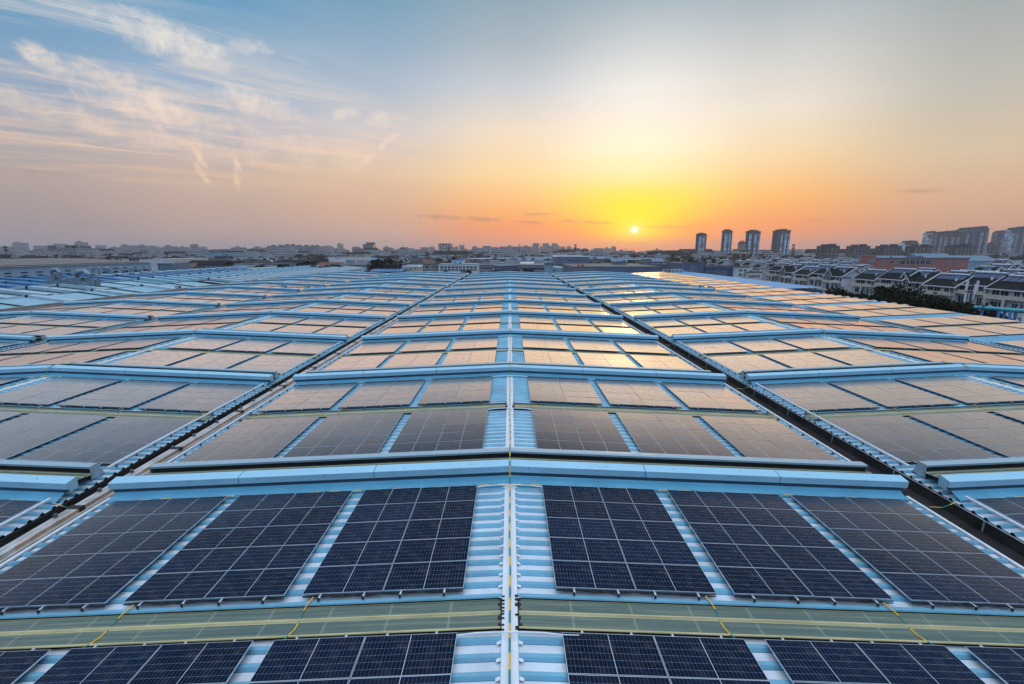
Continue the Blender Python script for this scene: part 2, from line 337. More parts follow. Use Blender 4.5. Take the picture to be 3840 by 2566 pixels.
# ------------------------------------------------------------------ mesh helpers
class MB:
    def __init__(s): s.v = []; s.f = []; s.m = []; s.uv = {}
    def face(s, pts, mi=0, uv=None):
        i = len(s.v); s.v += [tuple(p) for p in pts]; s.f.append(tuple(range(i, i + len(pts)))); s.m.append(mi)
        if uv: s.uv[len(s.f) - 1] = uv
    def box(s, x0, x1, y0, y1, z0, z1, mi=0, zf=None):
        """zf(x) adds a height, so a box can follow a slope"""
        z = zf or (lambda x: 0.0); i = len(s.v)
        for x in (x0, x1):
            for y in (y0, y1):
                for zz in (z0, z1): s.v.append((x, y, zz + z(x)))
        for q in ((0,1,3,2),(4,6,7,5),(0,4,5,1),(2,3,7,6),(0,2,6,4),(1,5,7,3)): s.f.append(tuple(i + k for k in q)); s.m.append(mi)
    def prof(s, pts, xs, zf, mi=0, close=False, caps=False, yf=None):
        """profile pts (y, z) extruded along x at stations xs; zf(x) = height, mi list or int"""
        i0 = len(s.v); n = len(pts)
        for x in xs:
            for (y, z) in pts: s.v.append((x, y, z + zf(x)))
        for k in range(len(xs) - 1):
            for j in range(n if close else n - 1):
                a = i0 + k * n + j; b_ = i0 + k * n + (j + 1) % n
                s.f.append((a, b_, b_ + n, a + n)); s.m.append(mi[j] if isinstance(mi, (list, tuple)) else mi)
        if caps:
            s.f.append(tuple(i0 + j for j in range(n))[::-1]); s.m.append(mi[0] if isinstance(mi, (list, tuple)) else mi)
            s.f.append(tuple(i0 + (len(xs) - 1) * n + j for j in range(n))); s.m.append(mi[0] if isinstance(mi, (list, tuple)) else mi)
    def cyl(s, c, r, h, n=12, mi=0, r2=None, axis='z', cap=True):
        r2 = r if r2 is None else r2; i = len(s.v)
        for k in range(n):
            a = 2 * math.pi * k / n; ca, sa = math.cos(a), math.sin(a)
            for rr, hh in ((r, 0), (r2, h)):
                p = {'z': (rr * ca, rr * sa, hh), 'y': (rr * ca, hh, rr * sa), 'x': (hh, rr * ca, rr * sa)}[axis]
                s.v.append((c[0] + p[0], c[1] + p[1], c[2] + p[2]))
        for k in range(n):
            a = i + 2 * k; b_ = i + 2 * ((k + 1) % n); s.f.append((a, b_, b_ + 1, a + 1)); s.m.append(mi)
        if cap:
            s.f.append(tuple(i + 2 * k + 1 for k in range(n))); s.m.append(mi)
            s.f.append(tuple(i + 2 * k for k in range(n))[::-1]); s.m.append(mi)
    def dome(s, c, r, h, n=14, k=5, mi=0):
        i = len(s.v)
        for j in range(k):
            t = j / k * math.pi / 2
            for q in range(n):
                a = 2 * math.pi * q / n; s.v.append((c[0] + r * math.cos(t) * math.cos(a), c[1] + r * math.cos(t) * math.sin(a), c[2] + h * math.sin(t)))
        s.v.append((c[0], c[1], c[2] + h)); top = len(s.v) - 1
        for j in range(k - 1):
            for q in range(n):
                a = i + j * n + q; b_ = i + j * n + (q + 1) % n; s.f.append((a, b_, b_ + n, a + n)); s.m.append(mi)
        for q in range(n): s.f.append((i + (k - 1) * n + q, i + (k - 1) * n + (q + 1) % n, top)); s.m.append(mi)
    def tube(s, pts, r, n=6, mi=0):
        """tube through points; u of the uv runs along it in metres/0.8"""
        i0 = len(s.v); P = [Vector(p) for p in pts]; L = 0; Ls = []
        for k, p in enumerate(P):
            d = (P[min(k + 1, len(P) - 1)] - P[max(k - 1, 0)]).normalized()
            sd_ = d.cross(Vector((0, 0, 1)));
            if sd_.length < .01: sd_ = Vector((1, 0, 0))
            sd_.normalize(); u_ = sd_.cross(d)
            if k: L += (p - P[k - 1]).length
            Ls.append(L)
            for j in range(n):
                a = 2 * math.pi * j / n; s.v.append(tuple(p + sd_ * (r * math.cos(a)) + u_ * (r * math.sin(a))))
        for k in range(len(P) - 1):
            for j in range(n):
                a = i0 + k * n + j; b_ = i0 + k * n + (j + 1) % n
                s.f.append((a, b_, b_ + n, a + n)); s.m.append(mi)
                s.uv[len(s.f) - 1] = [(Ls[k] / .8, 0), (Ls[k] / .8, 1), (Ls[k + 1] / .8, 1), (Ls[k + 1] / .8, 0)]
    def mesh(s, name, mats):
        me = bpy.data.meshes.new(name); me.from_pydata(s.v, [], s.f); 
        for m in (mats if isinstance(mats, (list, tuple)) else [mats]): me.materials.append(m)
        me.polygons.foreach_set('material_index', s.m)
        if s.uv:
            ul = me.uv_layers.new(name='UVMap')
            for fi, uv in s.uv.items():
                for li, c in zip(me.polygons[fi].loop_indices, uv): ul.data[li].uv = c
        me.update(); return me
    def build(s, name, mats, parent=None, loc=(0, 0, 0), rot=(0, 0, 0), sep=None):
        return link(name, s.mesh(name, mats), parent, loc, rot)
def link(name, me, parent=None, loc=(0, 0, 0), rot=(0, 0, 0)):
    o = bpy.data.objects.new(name, me); COL.objects.link(o); o.parent = parent; o.location = loc; o.rotation_euler = rot; return o
def tag(o, label=None, cat=None, group=None, kind=None):
    if label: o['label'] = label
    if cat: o['category'] = cat
    if group: o['group'] = group
    if kind: o['kind'] = kind
    return o
def thing(name, label, cat, loc=(0, 0, 0), rz=0, group=None, rot=None):
    o = bpy.data.objects.new(name, None); COL.objects.link(o); o.empty_display_size = .5
    o.location = loc; o.rotation_euler = rot or (0, 0, rz); return tag(o, label, cat, group)
def dup(root, loc=None, rz=None, label=None, group=None, scale=None, col=None):
    r = root.copy(); COL.objects.link(r)
    if loc is not None: r.location = loc
    if rz is not None: r.rotation_euler = (0, 0, rz)
    if scale is not None: r.scale = scale
    if label: r['label'] = label
    if group: r['group'] = group
    if col: r.color = col
    for ch in list(root.children):
        c = ch.copy(); COL.objects.link(c); c.parent = r
        if col: c.color = col
        for h in ch.children:
            d = h.copy(); COL.objects.link(d); d.parent = c
            if col: d.color = col
    return r
ORD = ['first','second','third','fourth','fifth','sixth','seventh','eighth','ninth','tenth','eleventh','twelfth','thirteenth','fourteenth']
NUM = 'one two three four five six seven eight nine ten eleven twelve thirteen fourteen fifteen sixteen seventeen eighteen nineteen twenty twenty-one twenty-two twenty-three twenty-four twenty-five twenty-six'.split()

# ------------------------------------------------------------------ ground
GZ = -12.0
ground_m = mat('ground_mat', (.075, .075, .078), .9, 0, .6, .012)
gb = MB(); gb.face([(-5500, -800, GZ), (5500, -800, GZ), (5500, 6500, GZ), (-5500, 6500, GZ)])
tag(gb.build('ground', ground_m), kind='structure')
rd = MB(); rd.box(88, 98, -100, 420, GZ, GZ + .02); rd2 = rd.build('road', mat('asphalt', (.05, .05, .052), .85, 0, .3, .5)); tag(rd2, kind='structure')
ml = MB()
for k in range(40): ml.box(92.9, 93.1, -60 + k * 12, -55 + k * 12, GZ + .02, GZ + .026)
tag(ml.build('road_markings', mat('road_paint', (.7, .7, .68), .7)), kind='structure')

# ------------------------------------------------------------------ the solar roof
SL = .0455; B = 32.4; PER = 15.12; PW, PD = 2.094, 1.042; AW = 4.21; AD = 5.30
A0, GX = 1.206, .483; Y0, GY = 10.395, 1.416
HALF = 15.36                      # ridge to edge of sheet
NP = 12; YEND = 16.45 + 11 * PER + 11.6; YBEG = -4.0
RIB = PER / 34
bays = [(-2 * B, 'far left', (-10.6, HALF)), (-B, 'left', (-HALF, HALF)), (0, 'central', (-HALF, HALF)), (B, 'right', (-HALF, HALF)), (2 * B, 'far right', (-HALF, -1.1))]
ZS = -.20                          # sheet below the panel plane
fac = thing('factory_building', 'huge low factory with pale blue corrugated metal roofs carrying the solar arrays', 'factory', (0, 0, GZ))
def P_(x, y, z): return (x, y, z - GZ)

def slope_mesh(sgn, xa, xb, y0, y1, zoff=0.0, pans=(0, 1, 2), rib=.07, pitch=RIB, phase=0.0, wd=(.10, .05, .05, .075)):
    mb = MB(); pts = []; y = y0
    k0 = math.floor((y0 - phase) / pitch)
    k = k0; P = []
    while True:
        c = phase + k * pitch
        for dy, z in ((-wd[0] - .016, 0), (-wd[0], .002), (-wd[1], rib), (wd[2], rib), (wd[3], 0)):
            P.append((c + dy, z + zoff, ))
        k += 1
        if c > y1: break
    P = [(min(max(a, y0), y1), b_) for a, b_ in P]
    mi = []
    for j in range(len(P) - 1):
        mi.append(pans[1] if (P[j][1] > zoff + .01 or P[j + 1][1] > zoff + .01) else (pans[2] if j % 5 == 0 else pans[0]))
    xs = sorted([xa * sgn, xb * sgn])
    mb.prof(P, xs, lambda x: -SL * abs(x), mi)
    return mb

for bx_, bn_, (xl, xr) in bays:
    for sgn, ext in ((-1, -xl if xl < 0 else 0), (1, xr if xr > 0 else 0)):
        if bn_ == 'far right' and sgn == 1: continue
        xa = 1.1 if bn_ == 'far right' else 0.0
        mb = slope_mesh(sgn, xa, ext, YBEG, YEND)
        mb.build('roof_slope', [M_ROOF, M_RIB, M_FOOTSHADE], fac, P_(bx_, 0, ZS))
    if bn_ != 'far right':
        mb = MB()
        for k in range(int((YEND - YBEG) / 3.9) + 1):      # cap in lapped lengths
            ya = YBEG + k * 3.9; yb = min(ya + 3.96, YEND); dz_ = .002 * (k % 2)
            mb.prof([(ya, 0), (yb, 0)], [-.2, -.19, 0, .19, .2], lambda x: .075 + dz_ - SL * abs(x) - (.07 if abs(x) > .195 else 0))
            if ya < 60:
                for t in range(9):
                    yc = ya + .2 + t * RIB
                    for sx_ in (-1, 1):
                        mb.face([(sx_ * .2, yc - .05, .05), (sx_ * .2, yc + .05, .05), (sx_ * .3, yc + .02, .03), (sx_ * .3, yc - .06, .03)])
        mb.build('ridge_cap', M_CAP, fac, P_(bx_, 0, ZS))
    # skylight strips across the slopes: one between the array rows, one behind each vent hood
    for k in range(NP):
        for sgn in (-1, 1):
            if bn_ == 'far right' and sgn == 1: continue
            ext = HALF - .1 if not (bn_ == 'far left' and sgn < 0) else 10.4
            xa = 1.1 if bn_ == 'far right' else .22
            yc = Y0 + k * PER - GY / 2
            if not (seen(bx_ + sgn * xa, yc, 0, 0) or seen(bx_ + sgn * ext, yc, 0, 0) or seen(bx_ + sgn * ext * .5, yc, 0, 0)): continue
            mb = slope_mesh(sgn, xa, ext, yc - .58, yc + .38, .072, (0, 1, 1), .04, .48, yc - .53, (.044, .019, .019, .044))
            mb.build('skylight', [M_FRP, M_FRPRIB], fac, P_(bx_, 0, ZS))
# torn sealant at the ridge beside the skylights
for k in range(4):
    yc = Y0 + k * PER - GY / 2; mb = MB()
    for sgn in (-1, 1):
        for j in range(26):
            y = yc - .56 + .95 * j / 26; w = random.uniform(.01, .05) + .07 * abs(math.sin(j * .55)) ** 6
            mb.box(sgn * .2, sgn * (.2 + w), y, y + .048, .04, .075 + random.uniform(0, .01))
        for j in range(10):
            y = yc - .66 + random.uniform(0, 1.25); mb.box(sgn * .13, sgn * .205, y, y + .05, .08, .086)
    mb.build('sealant', M_STAIN, fac, P_(0, 0, ZS))
# gutters in the valleys
for vx in (-1.5 * B, -.5 * B, .5 * B, 1.5 * B):
    zt = ZS - SL * HALF
    mb = MB(); w = B / 2 - HALF
    gz = -.42
    mb.prof([(YBEG, 0), (YEND, 0)], [-w - .12, -w + .06, -w + .10, -.30, -.28, .30, .32, w - .10, w - .06, w + .12], lambda x: (-.03 if abs(x) > w - .07 else (gz if abs(x) > .29 else gz)))
    mb.build('gutter', M_GUT, fac, P_(vx, 0, zt - .03))
    mb = MB()
    for sx_ in (-1, 1):
        mb.box(sx_ * (w - .055), sx_ * (w - .03), YBEG, YEND, gz, -.02)
    mb.build('gutter_side', M_GUTSIDE, fac, P_(vx, 0, zt - .03))
    mb = MB()
    for sx_ in (-1, 1): mb.box(sx_ * (w - .075), sx_ * (w - .02), YBEG, YEND, -.015, .0)
    for k in range(48):
        y = YBEG + 2 + k * 3.9
        mb.box(-w + .06, -w + .02, y, y + .05, gz, .01); mb.box(w - .06, w - .1, y + 1, y + 1.05, gz, .01)
    mb.build('gutter_lip', M_ALU if vx > 0 else M_GUTSIDE, fac, P_(vx, 0, zt - .03))
# walls of the factory
mw = MB(); mw.box(-2 * B - 10.6, 2 * B - 1.1, YBEG + .2, YEND - .2, 0, 12 - 1.75)
mw.build('wall', mat('pale_wall', (.45, .52, .58), .7), fac)
mb = MB()
mb.box(-2 * B - 10.9, -2 * B - 10.62, YBEG, YEND, 0, 12 - .35); mb.box(-2 * B - 12.6, -2 * B - 11.9, 30, YEND, 0, 11.9)
mb.build('parapet', mat('stained_concrete', (.26, .26, .27), .85, 0, .4, .6), fac)
mb = MB()
for k in range(430):
    y = 2 + k * RIB; 
    if y > YEND: break
    mb.box(2 * B - 1.25, 2 * B - .95, y - .06, y + .06, ZS - .06, ZS + .07)
mb.box(2 * B - 1.1, 2 * B - .9, YBEG, YEND, ZS - .5, ZS - .05)
mb.build('eave_edge', M_CAP, fac, P_(0, 0, 0))

# ------------------------------------------------------------------ solar arrays
def panel_mesh(name='solar_panel', x0=0, y0=0, mb=None, simple=False, rnd=0.0, tilt=(0, 0)):
    own = mb is None
    if own: mb = MB()
    x1, y1 = x0 + PW, y0 + PD; f = .008; t = .035
    tz = lambda x, y: (x - x0) * tilt[0] + (y - y0) * tilt[1]
    o = [(x0, y0), (x1, y0), (x1, y1), (x0, y1)]; i = [(x0 + f, y0 + f), (x1 - f, y0 + f), (x1 - f, y1 - f), (x0 + f, y1 - f)]
    P3 = lambda p, z: (p[0], p[1], z + tz(*p))
    mb.face([P3(p, -.002) for p in i], 0, [(0, 0), (1, 0), (1, 1), (0, 1)])
    for k in range(4):
        k2 = (k + 1) % 4
        mb.face([P3(o[k], 0), P3(o[k2], 0), P3(i[k2], 0), P3(i[k], 0)], 1)
        mb.face([P3(o[k], -t), P3(o[k2], -t), P3(o[k2], 0), P3(o[k], 0)], 1)
    if not simple: mb.face([P3(p, -t) for p in o[::-1]], 1)
    if own: return mb.mesh(name, [M_GLASS, M_ALU])
PM = panel_mesh()
def local_xy(c, r): return (c * (PW + .022), r * (PD + .018))
# a whole array as one mesh (for those far away), four variants of slight unevenness
AM = []
for q in range(4):
    mb = MB()
    for c in range(2):
        for r in range(5):
            x, y = local_xy(c, r); panel_mesh(x0=x, y0=y, mb=mb, tilt=(random.uniform(-.004, .004), random.uniform(-.006, .006)))
    for x in (.45, 1.6, 2.56, 3.7): mb.box(x, x + .045, -.1, 5.36, -.085, -.036, 1)
    mb.box(0, 4.2, -.05, -.01, -.10, -.05, 2)  # black strip: cables, and the shadow under the near edge put in as colour
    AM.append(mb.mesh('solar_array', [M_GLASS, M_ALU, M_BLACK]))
RAILM = (lambda mb: (mb.box(0, .045, -.12, 5.38, -.09, -.037, 0), [mb.box(-.02, .065, yy, yy + .05, -.16, -.088, 1) for yy in (.1, 1.25, 2.6, 3.9, 5.25)], mb.mesh('rail', [M_ALU, M_BLACK]))[-1])(MB())
CABM = (lambda mb: ([mb.tube([(x, -.03 + .02 * math.sin(x * 3 + q), -.07 - .022 * math.sin(x * 5 + q * 2)) for x in [i * .21 for i in range(21)]], .016, 5) for q in (0, 1.3)], mb.mesh('cable_run', [M_BLACK]))[-1])(MB())  # black cables, doubling as a painted shadow line under each array edge
ENDM = (lambda mb: (mb.box(-.01, .035, -.13, -.02, -.075, -.04, 0), mb.box(-.01, .035, -.15, -.12, -.12, -.04, 0), mb.mesh('end_clamp', [M_BLACK]))[-1])(MB())
ang = math.atan(SL)
slots = []
for bx_, bn_, (xl, xr) in bays:
    for sgn in (-1, 1):
        if bn_ == 'far right' and sgn == 1: continue
        for j in range(3):
            if bn_ == 'far left' and sgn == -1 and j == 2: continue
            if bn_ == 'far right': xin = 1.25 + j * (AW + GX)
            else: xin = A0 + j * (AW + GX)
            for k in range(NP + 1):
                for h in (0, 1):        # 0: row behind the hood, 1: row in front of the next
                    if k == NP and h == 1: continue
                    y = Y0 + k * PER - (GY + AD if h == 0 else 0)
                    if y + AD > YEND: continue
                    slots.append((bx_, bn_, sgn, j, xin, y, 2 * k + h))
def slot_px(s):
    bx_, bn_, sgn, j, xin, y, row = s
    pts = [proj(bx_ + sgn * xx, yy, -SL * xx) for xx in (xin, xin + AW) for yy in (max(y, 7.7), y + AD)]
    if any(p is None for p in pts): return 0
    us = [min(max(p[0], 0), 3840) for p in pts]; vs = [min(max(p[1], 0), 2566) for p in pts]
    return (max(us) - min(us)) * (max(vs) - min(vs)) if max(us) - min(us) > 3 and max(vs) - min(vs) > 2 else 0
slots = sorted([(slot_px(s), s) for s in slots], key=lambda t: -t[0])
slots = [s for a, s in slots if a > 0]
def slot_label(s):
    bx_, bn_, sgn, j, xin, y, row = s
    if bn_ == 'far right': return 'solar array in row %s from the front, %s from the far right gutter' % (NUM[row], ORD[j])
    side = 'left' if sgn < 0 else 'right'
    return 'solar array in row %s from front, %s %s of %s roof ridge' % (NUM[row], ORD[j], side, bn_)
GROUP = 'solar arrays on the blue roofs'
rng2 = random.Random(3)
for n, s in enumerate(slots[:300]):
    bx_, bn_, sgn, j, xin, y, row = s
    xs = bx_ + (xin if sgn > 0 else -(xin + AW)); zz = -SL * (abs(xs - bx_))
    rot = (rng2.uniform(-.0015, .0015), sgn * ang, 0)
    if n < 190:
        root = thing('solar_array', slot_label(s), 'solar array', (xs, y, zz), 0, GROUP, rot)
        for c in range(2):
            for r in range(5):
                x, yy = local_xy(c, r)
                p = link('solar_panel', PM, root, (x, yy, 0), (rng2.uniform(-.005, .005), rng2.uniform(-.004, .004), 0))
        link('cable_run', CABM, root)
        if n < 80:
            for x in (.45, 1.6, 2.56, 3.7):
                link('rail', RAILM, root, (x, 0, 0)); link('end_clamp', ENDM, root, (x, 0, 0))
    else:
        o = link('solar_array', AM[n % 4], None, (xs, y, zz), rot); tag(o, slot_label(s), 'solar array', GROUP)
mb = MB()
for s in slots[300:]:
    bx_, bn_, sgn, j, xin, y, row = s
    xs = bx_ + (xin if sgn > 0 else -(xin + AW))
    for c in range(2):
        for r in range(5):
            x, yy = local_xy(c, r); i = len(mb.v)
            panel_mesh(x0=xs + x, y0=y + yy, mb=mb, simple=True, tilt=(rng2.uniform(-.004, .004), rng2.uniform(-.006, .006)))
            for t in range(i, len(mb.v)):
                v = mb.v[t]; mb.v[t] = (v[0], v[1], v[2] - SL * abs(v[0] - bx_))
tag(mb.build('distant_solar_arrays', [M_GLASS, M_ALU]), 'mass of distant solar arrays on the far ends of the blue roofs', 'solar arrays', GROUP, 'stuff')

# ------------------------------------------------------------------ vent hoods across each roof
def hood(bx_, bn_, k, label):
    yb = 16.45 + k * PER
    L = 10.3 if bn_ == 'far left' else HALF + .05
    Rr = HALF + .05
    root = thing('vent_hood', label, 'roof vent', (bx_, yb, 0), 0, 'vent hoods crossing the roofs')
    zf = lambda x: -SL * abs(x)
    near = k < 6
    # flashing apron
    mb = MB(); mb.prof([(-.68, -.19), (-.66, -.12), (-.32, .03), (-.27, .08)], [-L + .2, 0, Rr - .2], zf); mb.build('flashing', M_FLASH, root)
    mb = MB(); mb.prof([(-.262, .06), (-.27, .24)], [-L + .12, 0, Rr - .12], zf); mb.build('vent_mesh', M_MESH, root)
    # hood cover in lengths
    mb = MB()
    def seg(xa, xb):
        pr = [(-.26, .235), (-.33, .24), (-.34, .49), (.07, .57), (.11, .52)]
        xs_ = [xa, 0, xb] if xa < 0 < xb else [xa, xb]
        mb.prof(pr, xs_, zf, 0)
    cuts = [-L, -10.4, -5.2, 0, 5.2, 10.4, Rr]
    if bn_ == 'far left': cuts = [-L, -5.2, 0, 5.2, 10.4, Rr]
    for a, b_ in zip(cuts[:-1], cuts[1:]): seg(a + .006, b_ - .006)
    if near:
        for c in cuts[1:-1]:      # dark lap joints and screws
            mb.prof([(-.333, .24), (-.343, .492), (.07, .573)], [c - .011, c + .011], zf, 1)
        for c in [x * 2.6 + .7 for x in range(-5, 6)]:
            if -L < c < Rr:
                mb.box(c, c + .03, -.346, -.34, .42, .45, 1, zf); mb.box(c + .4, c + .43, -.15, -.12, .53, .54, 1, zf)
    mb.build('hood_cover', [M_HOOD, M_BLACK], root)
    for xe, sg in ((-L, -1), (Rr, 1)):      # end plates
        mb = MB(); z = zf(xe)
        pr = [(-.26, .235), (-.33, .24), (-.34, .49), (.07, .57), (.11, .52), (.11, .1), (-.26, .1)]
        mb.face([(xe - sg * .004, y, zz + z) for y, zz in pr]); mb.build('end_plate', M_HOOD, root)
    # translucent sheet behind, black sheet standing in for the gap's shade, upper lip
    mb = MB(); pr = [(.11, .28), (.3, .24), (.33, .27), (.37, .27), (.40, .22), (.70, .17), (.73, .20), (.77, .20), (.80, .15), (1.0, .13), (1.03, .16), (1.07, .16), (1.10, .12), (1.25, .12)]
    mi = [1 if i in (2, 6, 10) else 0 for i in range(len(pr) - 1)]
    mb.prof(pr, [-L + .35, -.04], zf, mi); mb.prof(pr, [.04, Rr - .35], zf, mi); mb.build('skylight', [M_FRP, M_FRPRIB], root)
    mb = MB(); mb.prof([(1.22, .08), (1.22, .33), (1.5, .33), (1.5, .08)], [-L + .5, 0, Rr - .5], zf); mb.build('gap_shade', M_BLACK, root)
    mb = MB(); mb.prof([(1.14, .335), (1.13, .42), (1.30, .43), (1.52, .41), (1.75, -.13)], [-L + .45, 0, Rr - .45], zf)
    for xe, sg in ((-L + .45, -1), (Rr - .45, 1)):
        z = zf(xe); mb.face([(xe, 1.13, .42 + z), (xe, 1.52, .41 + z), (xe, 1.75, -.13 + z), (xe, 1.13, -.16 + z)])
    mb.build('upper_lip', roof_lip, root)
    return root
roof_lip = roof_paint('lip_paint', (.33, .46, .56), .25, .35, .15)
for bx_, bn_, ext in bays:
    if bn_ == 'far right': continue
    for k in range(NP):
        yb = 16.45 + k * PER
        if not any(seen(bx_ + t, yb, .5, 0) for t in (-15, -8, 0, 8, 15)): continue
        hood(bx_, bn_, k, 'long pale blue vent hood crossing the %s roof, %s from the front' % (bn_, ORD[k]))

# ------------------------------------------------------------------ conduits, straps, tray
BRK = (lambda m_: (m_.box(-.05, .05, 0, .04, -.10, .03), m_.mesh('bracket', [M_KNOB]))[-1])(MB())
def conduit(x0, pts_label, bx_, sgn, name_side):
    zf = -SL * x0
    root = thing('conduit', pts_label, 'conduit', (bx_ + sgn * x0, 0, zf))
    mb = MB()
    k = -1
    for k in range(-1, NP):
        ya = (16.45 + k * PER + 1.8) if k >= 0 else YBEG; yb = min(16.45 + (k + 1) * PER - .7, YEND)
        mb.box(-.045, .045, ya, yb, .03, .10)
    mb.build('pipe', M_RAIL, root)
    for k in range(-1, 4):
        y = (16.45 + k * PER + 1.9) if k >= 0 else YBEG
        for t in range(12):
            if seen(bx_ + sgn * x0, y + .3 + t * 1.1, zf, 0): link('bracket', BRK, root, (0, y + .3 + t * 1.1, 0))
for bx_, bn_, _ in bays:
    for sgn, sd_ in ((-1, 'left'), (1, 'right')):
        if bn_ == 'far right' and sgn > 0 or bn_ == 'far left' and sgn < 0: continue
        conduit(15.08, 'long white conduit along the %s edge of the %s roof' % (sd_, bn_), bx_, sgn, sd_)

def strap_path(pts, label, r=.02, cat='cable'):
    mb = MB(); mb.tube(pts, r, 5); o = mb.build('grounding_cable', M_STRAP); tag(o, label, cat, 'yellow and green grounding cables'); return o
for bx_, bn_, _ in bays[:4]:
    pts = []
    for k in range(-1, NP):
        ya = 16.45 + k * PER
        if k >= 0: pts += [(0, ya - .68, -.02), (0, ya - .56, .28), (0, ya - .54, .52), (0, ya - .03, .60), (0, ya + .6, .42), (0, ya + 1.14, .44), (0, ya + 1.5, .44), (0, ya + 1.9, -.03)]
        for t in range(1, 8): pts.append((random.uniform(-.012, .012), ya + 1.9 + t * (PER - 2.7) / 8, -.045))
    pts = [(bx_ + a, b_, c) for a, b_, c in pts if b_ > -2]
    strap_path(pts, 'striped yellow and green cable running along the ridge of the %s roof' % bn_, .026)
for bx_, bn_, _ in bays[1:4]:
    for k in range(0, 3):      # short ones hanging across the skylights, and one along each flashing
        yc = Y0 + k * PER
        for sgn in (-1, 1):
            for j in range(3):
                x = A0 + (j + 1) * AW + j * GX - (.3 if sgn < 0 else .3) * 1
                pts = [(bx_ + sgn * (x + t * .12 + .05 * math.sin(t * 7)), yc - .05 - t * GY * .98, -SL * x - .07 - .06 * math.sin(t * math.pi)) for t in (0, .15, .3, .5, .7, .85, 1)]
                if not seen(*pts[3], 0): continue
                strap_path(pts, 'striped cable over %s roof %s skylight, %s %s of ridge' % (bn_, ['front','second','third'][k], ORD[j], 'left' if sgn < 0 else 'right'), .017)
        yb = 16.45 + k * PER - .70
        for sgn in (-1, 1):
            pts = [(bx_ + sgn * x, yb + .02 * math.sin(x * 2), -SL * x - .055 + .012 * math.sin(x * 3)) for x in [i * .75 for i in range(0, 21)]]
            if sgn > 0 and bn_ != 'right': pts += [(bx_ + 15.9, yb - .1, -.98), (bx_ + 16.4, yb - .12, -1.0), (bx_ + 17.0, yb, -.86)]
            if not any(seen(*p, 0) for p in pts): continue
            strap_path(pts, 'thin striped cable under the %s vent hood, %s of %s roof ridge' % (ORD[k], 'left' if sgn < 0 else 'right', bn_), .014)
# white cross pipes over the ridge
for k in range(3):
    for h, yy in ((0, Y0 + k * PER - GY - .08), (1, Y0 + k * PER + AD - .12)):
        mb = MB(); mb.tube([(x, yy, -SL * abs(x) + (.015 if abs(x) < 1 else -.03)) for x in (-1.6, -1.2, -.8, -.3, .3, .8, 1.2, 1.6)], .022, 6)
        o = mb.build('cross_pipe', M_RAIL)
        tag(o, 'thin white pipe over the central ridge %s the %s skylight' % ('just before' if h == 0 else 'well behind', ['front', 'second', 'third'][k]), 'pipe', 'white pipes crossing the ridge')

# metal cable tray in the left gutter
vx = -.5 * B; zt = ZS - SL * HALF
tr = thing('cable_tray', 'long metal cable tray with black straps lying in the left gutter', 'cable tray', (vx, 0, zt))
TO = -.04
mb = MB(); mb.box(-.18, .22, YBEG, 150, -.34, .06); mb.box(.225, .36, YBEG, 150, -.36, -.06); mb.box(.37, .50, YBEG, 150, -.36, -.16); mb.box(-.30, -.185, YBEG, 150, -.34, .0)
mb.box(-.02, .0, YBEG, 150, .06, .075)
mb.build('tray_body', M_TRAY, tr)
y = 8.0
while y < 150:
    L_ = 3.85; n = 8; mb = MB()
    for i in range(n):
        a, b_ = y + L_ * i / n, y + L_ * (i + 1) / n; w1 = .035 * math.sin(i * 1.9 + y); w2 = .035 * math.sin((i + 1) * 1.9 + y)
        mb.face([(.224, a, -.12 + w1), (.224, b_, -.12 + w2), (.224, b_, .10), (.224, a, .10)])
        mb.face([(.15, a, .104), (.226 + w1 * .6, a, .104), (.226 + w2 * .6, b_, .104), (.15, b_, .104)])
    mb.build('lid_edge', M_LIDGLINT, tr, (0, 0, TO)); y += 5.2
for k in range(26):
    y = 10.2 + k * 5.2
    mb = MB(); mb.box(-.24, .26, y, y + .22, .108, .128); mb.box(.245, .27, y, y + .22, -.16, .128); mb.build('strap', M_BLACK, tr, (0, 0, TO))
for k in range(70):
    y = 9.0 + k * 1.9 + .3 * math.sin(k * 2.3)
    mb = MB(); mb.cyl((-.10, y, .10), .07, .13, 10, r2=.062); mb.cyl((-.10, y, .23), .025, .012, 8); mb.build('cap', M_KNOB, tr, (0, 0, TO))

# ------------------------------------------------------------------ roof coolers in a line by the gutters
def cooler(red=False):
    t = thing('roof_cooler', 'x', 'cooler', (0, 0, 0), 0, 'small machines standing in a line across the roofs')
    steel = mat('cooler_steel', (.07, .09, .12), .45, .6)
    mb = MB(); mb.prof([(0, .42), (0, .86), (.06, .92), (.72, .92), (.72, .42)], [-.45, .45], lambda x: 0, 0, close=True, caps=True); mb.build('body', steel, t)
    mb = MB(); mb.face([(-.42, -.06, .50), (.42, -.06, .50), (.42, .02, .90), (-.42, .02, .90)]); mb.face([(-.42, -.055, .50), (-.42, .025, .90), (.42, .025, .90), (.42, -.055, .50)]); mb.build('front_panel', mat('cooler_blue', (.22, .45, .62), .3, .3), t)
    for x, y in ((-.42, .03), (.40, .03), (-.42, .66), (.40, .66)):
        mb = MB(); mb.box(x, x + .04, y, y + .04, -.05, .42); mb.build('leg', steel, t)
    mb = MB()
    for a, b_ in (((-.75, .1, -.05), (-.75, .1, 1.0)), ((-.75, .1, .98), (.95, .1, .98)), ((.78, .1, -.05), (.78, .1, 1.0)), ((-.75, .1, .4), (.95, .1, .4))): mb.tube([a, b_], .018, 5)
    mb.build('pipe_frame', steel, t)
    mb = MB(); mb.box(.62, 1.0, .02, .4, .10, .52); mb.build('side_box', mat('red_box', (.35, .03, .02), .5) if red else steel, t)
    return t
c0 = cooler(); c1 = cooler(True); Yc = 108.0
